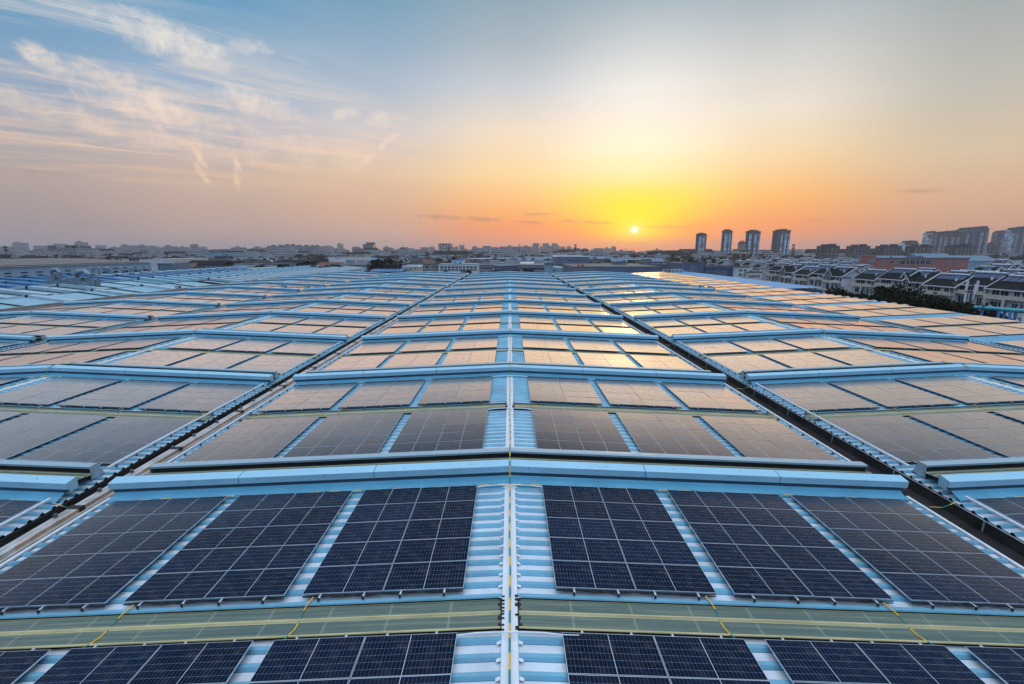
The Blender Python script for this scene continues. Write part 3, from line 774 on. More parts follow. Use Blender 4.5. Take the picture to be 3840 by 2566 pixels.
spots = [(665, 0, 'at the far left parapet'), (1062, 1, 'just left of the left roof gutter'), (1150, 0, 'just right of the far left gutter'), (1595, 0, 'left of the central roof, beside the cable tray'),
         (1681, 0, 'on the central roof, just right of the cable tray'), (2135, 0, 'on the central roof, left of the right gutter'), (2219, 1, 'on the right roof, just past its gutter'),
         (2632, 0, 'left one of the pair by the far right roof'), (2665, 0, 'right one of the pair by the far right roof')]
first = {0: True, 1: True}
for u, r_, lab in spots:
    p = at(u, 1086, Yc); src = c1 if r_ else c0
    lb = 'small cooling machine%s %s' % (' with a red box' if r_ else '', lab)
    bxs = min((abs(p.x - b_[0]), b_[0]) for b_ in bays); z = -SL * bxs[0] + .03
    if first[r_]: src.location = (p.x, Yc, z); src['label'] = lb; first[r_] = False
    else: dup(src, (p.x, Yc, z), 0, lb)

# ================================================================== THE CITY BEHIND
def wpos(u, Y): return at(u, 945, Y).x
def zpos(u, v, Y): return at(u, v, Y).z
DG = (.02, .028, .04)
F_PUNCH = facade('facade_punched', (.42, .42, .43), DG, 3.2, 3.0, .5, .5)
F_BAND = facade('facade_band', (.40, .41, .43), DG, 4.0, 3.1, .93, .42)
F_BALC = facade('facade_balcony', (.38, .38, .40), DG, 2.6, 2.95, .62, .62)
F_PIER = facade('facade_lit_piers', (.55, .46, .42), DG, 3.4, 40, .52, .99)  # pinkish wall: orange evening light put into its colour
F_DARK = facade('facade_dark', (.10, .095, .095), (.10, .12, .15), 3.4, 3.0, .3, .3)
F_BRN = facade('facade_brown', (.085, .075, .075), (.10, .11, .13), 5.0, 3.0, .42, .45)
F_STRIP = facade('facade_blue_bay', (.11, .13, .17), (.19, .23, .30), 9.0, 3.0, .96, .80, .45, .25)
F_SHED = mat('shed_blue', (.20, .33, .42), .55, .1, .2, .2)
M_WHITE = mat('white_render', (.55, .56, .58), .7, 0, .25, .25)
M_WHITE2 = mat('grey_render', (.33, .36, .40), .7, 0, .25, .25)
M_NAVY = mat('navy_cladding', (.035, .075, .17), .5, .1, .2, .3)
M_SLATE = mat('slate_blue_cladding', (.10, .14, .22), .55, .1, .2, .3)
M_DROOF = mat('dark_roof_tiles', (.017, .018, .022), .85, 0, .35, 2.5, .3, 30, spec=.08)
M_GREYROOF = mat('grey_flat_roof', (.12, .12, .13), .8, 0, .35, .3)
M_WIN = mat('window_glass', (.02, .028, .04), .12, 0, 0)
M_FRAME = mat('window_frame', (.52, .55, .60), .5, 0, 0)
M_TRIM = mat('white_trim', (.60, .62, .66), .6, 0, .1, 2)
M_BRICK = mat('brown_brick', (.085, .055, .05), .85, 0, .3, 3)
M_PINK = mat('pink_render', (.32, .14, .125), .8, 0, .2, .4)
M_RED = mat('red_dome', (.16, .028, .025), .5, 0, .2, 1)
M_BRIGHTBLUE = mat('bright_blue_sheet', (.02, .13, .30), .45, .1, .25, .4)
M_MIDBLUE = mat('mid_blue_sheet', (.07, .26, .50), .45, .1, .2, .4)
M_CREAM = mat('cream_render', (.42, .38, .33), .75, 0, .2, .5)
M_BEIGE = mat('balcony_beige', (.52, .48, .42), .8, 0, .2, .8)
M_STEELD = mat('dark_steel', (.05, .055, .06), .5, .5)
M_SOLARH = mat('roof_heater', (.03, .05, .11), .2, .2, 0)

def block(name, label, cat, u0, u1, vt, Y, depth, wall, roof=M_GREYROOF, group=None, col=None, para=.8, crown=None, extra=None, wins=None, zt=None, pitched=0):
    """a building standing on the ground: its front spans u0..u1 at distance Y, its top reaches row vt"""
    x0, x1 = wpos(u0, Y), wpos(u1, Y); um = (u0 + u1) / 2
    zt = zpos(um, vt, Y) if zt is None else zt
    H = zt - GZ; w = x1 - x0
    t = thing(name, label, cat, ((x0 + x1) / 2, Y, GZ), 0, group)
    mb = MB(); mb.box(-w / 2, w / 2, 0, depth, 0, H - (pitched or 0)); o = mb.build('wall', wall, t)
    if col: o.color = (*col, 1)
    mb = MB()
    if pitched:
        e = .6; mb.prof([(-e, H - pitched), (depth / 2, H), (depth + e, H - pitched)], [-w / 2 - e, w / 2 + e], lambda x: 0, 0, close=True, caps=True)
    else:
        mb.box(-w / 2 - .15, w / 2 + .15, -.15, depth + .15, H + .003, H + .25)
        if para: 
            for a in ((-w / 2 - .15, w / 2 + .15, -.15, .15), (-w / 2 - .15, w / 2 + .15, depth - .15, depth + .15)): mb.box(*a, H + .25, H + para)
    mb.build('roof', roof, t)
    for (fx, fy, fw, fd, fh) in (crown or []):     # roof structures, as shares of the plan
        mb = MB(); cx = -w / 2 + fx * w; cw = fw * w
        mb.box(cx - cw / 2, cx + cw / 2, fy * depth, fy * depth + fd * depth, H + .25, H + fh)
        mb.box(cx - cw / 2 - .3, cx + cw / 2 + .3, fy * depth - .3, fy * depth + fd * depth + .3, H + fh, H + fh + .3)
        mb.build('roof_house', M_GREYROOF if wall is not F_DARK else F_DARK, t)
    for (wu0, wu1, wv0, wv1) in (wins or []):       # windows measured on the front wall
        a, b_ = wpos(wu0, Y) - (x0 + x1) / 2, wpos(wu1, Y) - (x0 + x1) / 2
        z1, z0 = zpos(um, wv0, Y) - GZ, zpos(um, wv1, Y) - GZ
        mb = MB(); mb.box(a, b_, -.06, .05, z0, z1); wo_ = mb.build('window', M_WIN, t)
        mb = MB(); f = .08
        mb.box(a - f, b_ + f, -.1, -.03, z1, z1 + f); mb.box(a - f, b_ + f, -.1, -.03, z0 - f, z0); mb.box(a - f, a, -.1, -.03, z0, z1); mb.box(b_, b_ + f, -.1, -.03, z0, z1)
        mb.box((a + b_) / 2 - f / 2, (a + b_) / 2 + f / 2, -.1, -.065, z0, z1); mb.build('frame', M_FRAME, wo_)
    return t

# --- the four towers ---------------------------------------------------------
def tower(u0, u1, vt, Y, label, bays_, flip=False):
    x0, x1 = wpos(u0, Y), wpos(u1, Y); w = x1 - x0; H = zpos((u0 + u1) / 2, vt, Y) - GZ
    t = thing('residential_tower', label, 'tower', ((x0 + x1) / 2, Y, GZ), 0, 'dark towers on the horizon')
    hc = H * .925; dp = 11; w *= .86
    mb = MB(); mb.box(-w * .5, w * .5, 2, dp - 2, 0, hc * .97); mb.box(-w * .4, w * .4, 0, dp, 0, hc); o = mb.build('shaft', F_DARK, t)
    for c, bw in bays_:
        cx = (c - .5) * w; mb = MB(); mb.box(cx - bw * w / 2, cx + bw * w / 2, -1.0, -.01, 0, hc * .93); o = mb.build('glazed_bay', F_STRIP, t)
    steps = [(.12, .24, .965), (.40, .30, 1.0), (.68, .26, .985), (.89, .18, .95)]
    if flip: steps = [(1 - c, w_, h) for c, w_, h in steps]
    for c, bw, h in steps:
        cx = (c - .5) * w; mb = MB(); mb.box(cx - bw * w / 2, cx + bw * w / 2, .5, dp - .5, hc * .97, H * h - .5); mb.build('crown', F_DARK, t)
        mb = MB(); mb.box(cx - bw * w / 2 - .4, cx + bw * w / 2 + .4, 0, dp, H * h - .5, H * h); mb.build('roof_slab', M_DROOF, t)
    return t
tower(2609, 2650, 873, 980, 'leftmost of the four tall dark towers, nearest to the setting sun', [(.28, .26), (.66, .2)])
tower(2706, 2745, 860, 960, 'narrow dark tower standing second from left among the four towers', [(.25, .32), (.68, .2)])
tower(2795, 2851, 862, 940, 'dark tower rising behind the red domed clock tower', [(.17, .2), (.6, .2), (.87, .1)])
tower(2895, 2962, 859, 900, 'widest and rightmost of the four tall dark towers', [(.45, .10), (.70, .14), (.92, .1)], True)

# --- domed tower and its hall ---------------------------------------------------
Yd = 450
x0, x1 = wpos(2768, Yd), wpos(2811, Yd); w = x1 - x0
t = thing('domed_tower', 'brown brick tower with a dark red dome and white cornices', 'tower', ((x0 + x1) / 2, Yd, GZ))
zz = lambda v: zpos(2790, v, Yd) - GZ
mb = MB(); mb.box(-w / 2, w / 2, 0, w, 0, zz(952)); mb.build('wall', M_BRICK, t)
mb = MB(); mb.box(-w / 2 - .5, w / 2 + .5, -.5, w + .5, zz(952), zz(948)); mb.box(-w / 2, w / 2, 0, w, zz(948), zz(936)); mb.box(-w / 2 - .9, w / 2 + .9, -.9, w + .9, zz(936), zz(934)); mb.build('cornice', M_CREAM, t)
for k in range(3):
    mb = MB(); cx = (-.3 + .3 * k) * w; mb.box(cx - .8, cx + .8, -.06, -.003, zz(946), zz(938)); mb.build('window', M_BRICK, t)
mb = MB()
for k in range(10):
    a = k / 10 * 2 * math.pi; mb.cyl((3.1 * math.cos(a), w / 2 + 3.1 * math.sin(a), zz(934)), .38, zz(921) - zz(934), 6)
mb.cyl((0, w / 2, zz(934)), 1.4, zz(921) - zz(934), 10); mb.cyl((0, w / 2, zz(921)), 3.9, .9, 16); mb.build('lantern', M_CREAM, t)
mb = MB(); mb.dome((0, w / 2, zz(921) + .9), 3.6, zz(902) - zz(921) - .9, 18, 7); mb.build('dome', M_RED, t)
mb = MB(); mb.cyl((0, w / 2, zz(902.5)), .35, .7, 8); mb.cyl((0, w / 2, zz(900)), .1, zz(893) - zz(900), 6, r2=.02); mb.build('finial', M_CREAM, t)
for r_ in range(5):
    for c in range(3):
        if r_ in (1, 4): 
            for d in range(2):
                mb = MB(); cx = (-.28 + .56 * (d)) * w + (c - 1) * 1.3; mb.box(cx - .4, cx + .4, -.06, -.003, zz(985 - r_ * 7), zz(983 - r_ * 7)); mb.build('window', M_TRIM, t)
for d in (-1, 1):
    mb = MB(); mb.box(d * .25 * w - .25, d * .25 * w + .25, -.09, -.003, zz(990), zz(956)); mb.box(d * .25 * w - 2, d * .25 * w + 2, -.07, -.003, zz(969), zz(967.6)); mb.build('trim', M_CREAM, t)
# hall with gables to its right
x0, x1 = wpos(2812, 440), wpos(2887, 440); w = x1 - x0; zz = lambda v: zpos(2850, v, 440) - GZ
t = thing('brick_hall', 'dark brick hall with white edged gables right of the domed tower', 'house', ((x0 + x1) / 2, 440, GZ))
mb = MB(); mb.box(-w / 2, w / 2, 0, 12, 0, zz(985)); mb.build('wall', M_BRICK, t)
mb = MB(); mb.prof([(-.6, zz(985)), (6, zz(967)), (12.6, zz(985))], [-w / 2 - .5, w / 2 + .5], lambda x: 0, 0, close=True, caps=True); mb.build('roof', M_DROOF, t)
def gable(parent, cx, gw, z0, z1, y, tk=.35, dep=3.0, rear=True):
    mb = MB(); mb.face([(cx - gw / 2, y, z0), (cx + gw / 2, y, z0), (cx, y, z1)]); mb.face([(cx - gw / 2, y, z0), (cx, y, z1), (cx, y + dep, z1), (cx - gw / 2, y + dep, z0)]); mb.face([(cx + gw / 2, y, z0), (cx + gw / 2, y + dep, z0), (cx, y + dep, z1), (cx, y, z1)])
    g_ = mb.build('gable', M_DROOF, parent)
    mb = MB()
    for s_ in (-1, 1):
        mb.face([(cx + s_ * (gw / 2 + tk), y - .06, z0 - tk * .6), (cx, y - .06, z1 + tk * .3), (cx, y - .06, z1 - tk), (cx + s_ * (gw / 2 - tk * .8), y - .06, z0 - tk * .6)])
    mb.build('rake_trim', M_TRIM, g_)
for cx, gw, va, vb in ((-w * .35, 4, 975, 967), (-.02 * w, 11, 984, 965), (w * .18, 3.4, 977, 970), (w * .38, 3.4, 977, 970)): gable(t, cx, gw, zz(va + 3), zz(vb), -.3)
for k in range(8):
    mb = MB(); cx = -w / 2 + (k + .5) * w / 8; mb.box(cx - .6, cx + .6, -.06, -.003, zz(995), zz(989)); mb.build('window', M_TRIM if k % 3 == 0 else M_WIN, t)

# --- terraced blocks of flats at the right ----------------------------------------
def villa(gab):
    """five-storey unit 9.4 m long (local x), balconies on the front (local -y), ridge along x"""
    t = thing('apartment_house', 'x', 'house', (0, 0, 0), 0, 'terraced apartment houses with dark roofs')
    L, D, HE = 8.4, 8.6, 12.2
    rm = random.Random(5 + gab)
    mb = MB(); mb.box(-L / 2, L / 2, 0, D, 0, HE); mb.build('wall', mat('villa_render', (.64, .63, .66), .8, 0, .22, .5), t)
    mb = MB(); mb.prof([(-.9, HE - .25), (D / 2, HE + 2.75), (D + .9, HE - .25)], [-L / 2 - .6, L / 2 + .6], lambda x: 0, 0, close=True, caps=False); mb.build('roof', M_DROOF, t)
    mb = MB()
    for xe in (-L / 2, L / 2): mb.face([(xe, -.1, HE), (xe, D + .1, HE), (xe, D / 2, HE + 2.5)])
    mb.build('gable_wall', mat('villa_gable', (.54, .55, .60), .8), t)
    mb = MB()
    for xe in (-L / 2 - .62, L / 2 + .62):
        for a, b_ in (((-.95, HE - .28), (D / 2, HE + 2.77)), ((D + .95, HE - .28), (D / 2, HE + 2.77))):
            for dx_ in (0, .14):
                mb.face([(xe + dx_ - .07, a[0], a[1] - .30), (xe + dx_ - .07, b_[0], b_[1] - .30), (xe + dx_ - .07, b_[0], b_[1] + .06), (xe + dx_ - .07, a[0], a[1] + .06)])
            mb.face([(xe - .07, a[0], a[1] + .06), (xe + .07, a[0], a[1] + .06), (xe + .07, b_[0], b_[1] + .06), (xe - .07, b_[0], b_[1] + .06)])
    mb.box(-L / 2 - .6, L / 2 + .6, -1.02, -.88, HE - .38, HE - .12); mb.build('eaves_trim', M_TRIM, t)
    mb = MB()
    for x in (-3.6, .55): mb.box(x - .22, x + .22, -1.55, -1.1, 0, 10.0)
    mb.build('pier', mat('villa_pier', (.50, .49, .49), .8), t)
    for f in range(4):
        z = .8 + f * 2.95
        mb = MB(); mb.box(-3.8, .75, -1.5, -.02, z + 1.5 + (.2 if f else 0) - 1.6, z + 1.5 - 1.45); mb.box(-3.38, .33, -1.42, -1.3, z, z + .95); mb.build('balcony', M_BEIGE, t)
        for x0_, x1_ in ((-3.4, -1.7), (-1.45, .3), (1.5, 2.7), (3.2, 4.0)):
            mb = MB(); z0_ = z + .55; z1_ = z + 2.35
            mb.box(x0_, x1_, -.06, .02, z0_, z1_); wn = mb.build('window', M_WIN, t)
            mb = MB()
            for k in range(3):
                xx = x0_ + (x1_ - x0_) * k / 2; mb.box(xx - .05, xx + .05, -.1, -.063, z0_, z1_)
            mb.box(x0_, x1_, -.11, -.066, z1_ - .1, z1_ + .02); mb.box(x0_, x1_, -.11, -.066, z0_ - .02, z0_ + .08); mb.build('frame', M_FRAME, wn)
    mb = MB(); mb.box(-4.3, 4.3, -1.2, -.02, 9.75, 9.95); mb.box(-4.3, 4.3, -1.2, -1.1, 9.96, 10.7); mb.build('terrace', M_TRIM if gab else M_BEIGE, t)
    if gab:
        gable(t, -1.5, 5.2, HE - .5, HE + 2.4, -1.3, .28, 6.0)
        mb = MB(); mb.box(-3.3, .3, -1.36, -1.32, HE - 2.2, HE + .3); wn = mb.build('window', M_WIN, t)
        mb = MB()
        for k in range(6): mb.box(-3.3 + k * .72 - .05, -3.3 + k * .72 + .05, -1.42, -1.37, HE - 2.2, HE + (.35, 1.1, 1.9, 1.7, 1.0, .3)[k])
        for z in (HE - 1.2, HE - .2): mb.box(-3.3, .3, -1.45, -1.423, z, z + .1)
        mb.build('frame', M_FRAME, wn)
    hp = MB(); sl_ = (2.75 + .25) / (D / 2 + .9)
    for k in range(4 if gab else 5):
        x = -3.6 + k * 1.55; y0_, y1_ = 2.0, 3.8; zz_ = lambda y: HE - .25 + (y + .9) * sl_ + .22
        hp.face([(x, y0_, zz_(y0_)), (x + 1.3, y0_, zz_(y0_)), (x + 1.3, y1_, zz_(y1_)), (x, y1_, zz_(y1_))])
        hp.face([(x, y0_, zz_(y0_) - .1), (x, y1_, zz_(y1_) - .1), (x + 1.3, y1_, zz_(y1_) - .1), (x + 1.3, y0_, zz_(y0_) - .1)])
    hp.build('solar_heater', M_SOLARH, t)
    hp = MB()
    for k in range(4 if gab else 5): hp.cyl((-3.6 + k * 1.55, 3.95, HE + 2.95), .24, 1.3, 8, axis='x')
    hp.build('water_tank', mat('tank_white', (.62, .66, .74), .3, .3, 0), t)
    mb = MB(); mb.box(2.4, 2.75, 1.6, 1.95, HE + .6, HE + 2.0); mb.build('flue', M_TRIM, t)
    return t
vA, vB = villa(0), villa(1); used = {0: 0, 1: 0}
rv = random.Random(11); nv = 0
def put_villa(x, y, rz, label, gab, dz=0.0, sc=1):
    src = vB if gab else vA
    if not used[gab]:
        src.location = (x, y, GZ + dz); src.rotation_euler = (0, 0, rz); src['label'] = label; used[gab] = 1; return src
    return dup(src, (x, y, GZ + dz), rz, label, scale=(sc, sc * .9, (12 + dz * 0) / 12 * (.97 if sc < 1 else 1)))
row1 = [(2890, 0), (2941, 1), (2996, 0), (3055, 0), (3118, 1), (3236, 0), (3336, 0), (3415, 1), (3527, 0), (3655, 0), (3790, 0)]
for i, (u, gb_) in enumerate(row1):
    r_ = at(u, 945, 1.0).x; X = 116 + (i % 2) * 1.5; Y = X / r_
    put_villa(X, Y, -math.pi / 2, '%shouse with balconies, %s from left in the front row' % ('gable fronted ' if gb_ else 'five storey ', ORD[i]), gb_, dz=-(.4 * (i % 3)))
rows = [(138, 104, 330), (155, 110, 340), (173, 118, 360), (192, 124, 380), (213, 132, 400), (236, 140, 400), (262, 150, 410), (292, 170, 420), (324, 190, 420)]
for ri, (X, ya, yb) in enumerate(rows):
    y = ya; k = 0
    while y < yb:
        pu = proj(X, y, 1)[0]
        if seen(X, y, 1, 0) and rv.random() < .92 and (pu < 3225 or pu > 3660 or y < 180):
            put_villa(X + rv.uniform(-2, 2), y, -math.pi / 2, 'dark roofed house in the crowded %s row behind the front terrace' % ORD[ri], int(rv.random() < .4), rv.uniform(-1.0, .6), .88)
        y += 10.2 + (4 if k % 5 == 4 else 0) + ri * 1.5; k += 1

# small gatehouse, green pipe, pole
gx, gy = wpos(3735, 92), 92
t = thing('gatehouse', 'pale gatehouse with a white edged gable roof behind the green pipe', 'house', (gx, gy, GZ), R(-14))
mb = MB(); mb.box(-3.6, 3.6, 0, 7, 0, 7.2); mb.build('wall', M_WHITE, t)
mb = MB(); mb.prof([(-5.0, 6.9), (0, 9.6), (5.0, 6.9)], [-1.2, 8.0], lambda x: 0, 0, close=True, caps=True)
mb.v = [(y, x, z) for x, y, z in mb.v]; mb.build('roof', M_DROOF, t)
mb = MB()
for s_ in (-1, 1): mb.face([(s_ * 5.2, -1.26, 6.6), (0, -1.26, 9.45), (0, -1.26, 9.95), (s_ * 5.2, -1.26, 7.1)])
mb.build('rake_trim', M_TRIM, t)
mb = MB()
for k in range(9): mb.box(-3.4 + k * .85 - .12, -3.4 + k * .85 + .12, -.35, -.2, 6.4, 6.9 + (1.9 - abs(k - 4) * .42))
mb.build('slats', M_BEIGE, t)
for x in (-3.0, 2.4):
    mb = MB(); mb.box(x, x + .7, -.08, -.003, 1.5, 5.9); mb.build('window', M_WIN, t)
mb = MB(); mb.box(-2.2, 2.2, -.5, -.003, .2, 6.2); mb.build('front_panel', mat('pale_panel', (.48, .45, .48), .7), t)
t = thing('low_annex', 'low dark roofed annex with white fascia right of the gatehouse', 'building', (gx + 12, gy - 3, GZ), R(-14))
mb = MB(); mb.box(-7, 12, 0, 6, 0, 4.4); mb.build('wall', M_CREAM, t); mb = MB(); mb.box(-7.6, 12.6, -1, 6.8, 4.41, 4.8); mb.build('roof', M_DROOF, t)
mb = MB(); mb.box(-7.7, 12.7, -1.15, -1.01, 4.3, 4.85); mb.build('fascia', M_TRIM, t)
for k in range(7):
    mb = MB(); mb.box(-6 + k * 2.5, -4.2 + k * 2.5, -.06, -.003, 1.4, 3.4); mb.build('window', M_WIN, t)
pa, pb = at(3655, 1153, 84), at(3900, 1172, 76)
t = thing('pipe_bridge', 'long turquoise pipe carried on pale blue posts beside the road', 'pipe', (0, 0, 0))
mb = MB(); mb.tube([pa, (pa + pb) / 2, pb, pb + (pb - pa)], .38, 12); mb.build('pipe', mat('turquoise_paint', (.05, .30, .36), .4, .2), t)
for f in (.18, .45, .62, .9):
    p = pa.lerp(pb, f)
    for d in (-.5, .5):
        mb = MB(); mb.box(p.x + d - .14, p.x + d + .14, p.y - .15, p.y + .15, GZ, p.z - .3); mb.build('post', M_MIDBLUE, t)
pp = at(3638, 1100, 88)
t = thing('telecom_pole', 'tall lattice pole with pale antenna boxes in front of the houses', 'pole', (pp.x, pp.y, GZ)); ht = zpos(3638, 1045, 88) - GZ
mb = MB()
for a in range(3):
    c, s_ = .45 * math.cos(a * 2.09), .45 * math.sin(a * 2.09); c2, s2 = .45 * math.cos(a * 2.09 + 2.09), .45 * math.sin(a * 2.09 + 2.09)
    mb.tube([(c, s_, 0), (c * .5, s_ * .5, ht)], .05, 5)
    for k in range(14): mb.tube([(c, s_, k * ht / 14), (c2, s2, (k + 1) * ht / 14)], .025, 4)
mb.build('mast', M_STEELD, t)
for k, (a, b_, z) in enumerate(((-.9, 0, -1), (.9, -.2, -1), (-.8, 0, -3.4), (.8, .1, -2.6), (0, -.8, -1.6))):
    mb = MB(); mb.box(a - .17, a + .17, b_ - .1, b_ + .1, ht + z - 1.3, ht + z + .6); mb.build('antenna', M_TRIM, t)
mb = MB(); mb.cyl((0, 0, ht - 2.6), .8, .15, 10); mb.cyl((0, 0, ht - 4.6), .7, .15, 10); mb.build('platform', M_STEELD, t)

# --- trees ------------------------------------------------------------------------
M_LEAF = [mat('leaves_%s' % n_, c, .9, 0, .5, 1.2, spec=.1) for n_, c in (('dark', (.016, .020, .010)), ('mid', (.030, .030, .013)), ('olive', (.07, .055, .018)))]
M_BARK = mat('bark', (.05, .04, .03), .9)
def tree_mesh(seed, h, r, leafmat, n=1500, big=1.0):
    rr = random.Random(seed); mb = MB(); cl_ = []
    for k in range(13):
        a = rr.uniform(0, 6.28); q = rr.random() ** .6 * r * .75; z = h * rr.uniform(.45, .88)
        cl_.append((q * math.cos(a), q * math.sin(a), z, r * rr.uniform(.28, .5)))
    for k in range(n):
        c = rr.choice(cl_); d = Vector((rr.gauss(0, 1), rr.gauss(0, 1), rr.gauss(0, 1))).normalized() * c[3] * rr.uniform(.55, 1.1)
        p = Vector(c[:3]) + Vector((d.x, d.y, d.z * .75)); s_ = rr.uniform(.12, .34) * big
        e1 = Vector((rr.gauss(0, 1), rr.gauss(0, 1), rr.gauss(0, 1))).normalized(); e2 = e1.cross(Vector((rr.gauss(0, 1), rr.gauss(0, 1), rr.gauss(0, 1)))).normalized()
        mb.face([p - e1 * s_, p - e2 * s_ * .7, p + e1 * s_, p + e2 * s_ * .7])
    tb = MB(); tb.tube([(0, 0, 0), (.1, 0, h * .3), (0, .1, h * .6)], .22, 7)
    for k in range(6):
        c = cl_[k]; tb.tube([(0, 0, h * .35), (c[0] * .5, c[1] * .5, (c[2] + h * .35) * .5), c[:3]], .08, 5)
    return mb.mesh('crown', leafmat), tb.mesh('trunk', M_BARK)
TM = [tree_mesh(1, 12, 4.2, M_LEAF[0], 2600), tree_mesh(2, 10, 3.6, M_LEAF[1], 2200), tree_mesh(3, 11, 4.6, M_LEAF[0], 2400), tree_mesh(4, 8.5, 3.2, M_LEAF[2], 1700)]
def tree(x, y, k, label, group, s_=1.0, rz=0):
    t = thing('leafy_tree', label, 'tree', (x, y, GZ), rz, group); t.scale = (s_, s_, s_ * random.uniform(.92, 1.06))
    link('crown', TM[k][0], t); link('trunk', TM[k][1], t); return t
rt = random.Random(21)
near = [(u, X, s_) for u, X, s_ in [(2782,83,.78),(2815,84,.74),(2850,84,.8),(2895,85,.75),(2940,86,.8),(2985,86,.82),(3030,85,.82),(3075,84,.86),(3100,88,.98),(3150,88,1.0),(3195,86,.97),(3240,87,1.0),
        (3290,86,1.02),(3330,88,1.1),(3372,90,1.16),(3412,86,1.05),(3455,86,1.0),(3490,84,1.0),(3530,86,.98),(3572,86,1.02),(3605,84,1.0),(3640,86,.92),(3360,78,.92),(3700,84,.62),(3790,80,.6),(3830,82,.66)]]
for i, (u, X, s_) in enumerate(near):
    Y = X / at(u, 945, 1.0).x; k = 3 if u == 3360 else rt.choice((0, 1, 2, 0))
    lb = 'olive yellow round tree at the corner of the blue roof' if k == 3 else 'dark leafy tree, %s from the left along the road beside the factory' % (ORD[i] if i < 14 else NUM[i] + 'th place')
    tree(X, Y, k, lb, 'dark trees along the road', s_ * (.86 if u < 3080 else .92 if u < 3260 else .98 if u < 3420 else 1.05), rt.uniform(0, 6))
mid = [(875,300,.8),(905,300,.9),(940,298,.85),(968,300,.9),(1000,297,.8),(1036,300,.9),(1062,290,.95),(1090,292,.85),(1120,290,.9),(1165,270,1.0),(1210,262,1.0),(1262,250,1.0),(1345,245,.85),(1370,240,.9),(1400,300,1.1),(1440,300,1.15),(1480,290,1.0),(1490,340,1.1),(1580,262,.75),(1665,262,.8),(1700,262,.8),(1745,262,.75),(1805,262,.75),(1850,258,.9),(1880,258,.95),(1935,262,.8),(1985,262,.8),(2020,262,.9),(2050,258,.8),(2115,262,.72),(2140,262,.7),(2230,330,1.0),(2260,330,.95),(1560,360,1.0),(1640,380,1.0),(1720,400,1.0),(2060,400,1.0),(2100,400,1.0),(1360,380,1.0),(1270,390,.95)]
mid = [m_ for m_ in mid if True]
for i, (u, Y, s_) in enumerate(mid):
    tree(wpos(u, Y), Y, rt.choice((0, 1, 2)), 'dark tree in the belt just beyond the far edge of the solar roof', 'dark trees beyond the far roof edge', s_ * 1.18, rt.uniform(0, 6))

# --- named middle-distance buildings -----------------------------------------------
def bl(*a, **k): return block(*a, **k)
bl('navy_building', 'navy blue clad building with two rows of windows beyond the right roof', 'building', 2650, 2756, 1004, 215, 20, M_NAVY, M_GREYROOF,
   wins=[(2652,2663,1018,1024),(2667,2685,1018,1024),(2689,2700,1018,1024),(2706,2717,1018,1024),(2723,2730,1018,1024),(2652,2663,1029,1040),(2667,2685,1029,1040),(2689,2700,1029,1040),(2706,2717,1029,1040),(2723,2730,1029,1040)])
bl('slate_building', 'taller slate blue building joined to the left of the navy one', 'building', 2563, 2649, 990, 216, 22, M_SLATE, M_GREYROOF, wins=[(2599,2604,998,1006),(2599,2604,1016,1023),(2568,2594,1016,1022)])
bl('white_house', 'small white two storey house with four windows behind the trees', 'house', 2763, 2815, 1004, 240, 10, M_WHITE, M_GREYROOF, wins=[(2779,2789,1011,1018),(2797,2807,1011,1018),(2779,2789,1026,1034),(2797,2807,1026,1034)])
bl('white_annex', 'low white annex with a band of windows right of the white house', 'building', 2816, 2866, 1024, 236, 10, M_WHITE, M_GREYROOF, wins=[(2818+i*9,2824+i*9,1032,1041) for i in range(5)])
bl('brick_block', 'dark brick block in front of the brick hall', 'building', 2815, 2868, 1001, 300, 12, M_BRICK, M_DROOF, wins=[(2836,2847,1008,1016)])
bl('pink_building', 'long pink building with a white roof edge and dark openings', 'building', 3290, 3640, 971, 232, 5, M_PINK, M_GREYROOF, para=.5,
   wins=[(3315,3321,978,988),(3343,3356,978,988),(3367,3373,978,988),(3382,3400,976,992),(3404,3417,976,992),(3420,3436,976,992),(3441,3454,976,992),(3458,3475,976,992),(3479,3495,976,992),(3548,3554,984,996),(3569,3575,984,994),(3585,3592,982,994),(3602,3608,984,996)])
bl('pink_wing', 'taller pink end wing with three tall windows', 'building', 3262, 3289, 962, 231, 6, M_PINK, M_PINK, para=0, wins=[(3265,3269,972,985),(3273,3277,972,985),(3281,3285,972,985)])
bl('grey_works', 'grey two storey works building with a stair tower beyond the roof edge', 'building', 2086, 2211, 964, 290, 26, M_SLATE, M_TRIM, crown=[(.93, .1, .12, .3, 1.9)],
   wins=[(2096,2104,972,980),(2106,2112,972,980),(2130,2150,973,980),(2152,2182,975,980),(2184,2196,972,980),(2097,2106,989,999),(2130,2136,990,1000),(2150,2176,990,996),(2180,2200,990,998)])
bl('blue_stairhouse', 'small blue stairhouse at the roof end left of the grey works', 'building', 2046, 2076, 994, 235, 8, F_SHED, M_GREYROOF, wins=[(2066,2071,999,1004),(2075,2075.5,999,1001)])
bl('blue_lodge', 'low blue lodge with white parapet right of the stairhouse', 'building', 2077, 2110, 1006, 236, 8, F_SHED, M_TRIM, wins=[(2077,2082,1011,1017),(2089,2094,1011,1017)])
bl('long_low_works', 'long low slate works with a pale flat roof behind the solar roof', 'building', 2150, 2490, 1002, 232, 60, M_SLATE, M_GREYROOF, para=.3, wins=[(2156+i*13,2165+i*13,1008,1012) for i in range(7)])
bl('roof_box', 'slate roof house with one door on the long low works', 'building', 2307, 2352, 984, 262, 8, M_SLATE, M_GREYROOF, para=.3, wins=[(2340,2346,990,996)])
bl('roof_box', 'slate roof house with two windows at the right of the low works', 'building', 2421, 2478, 984, 262, 8, M_SLATE, M_GREYROOF, para=.3, wins=[(2425,2429,989,994),(2446,2452,989,994)])
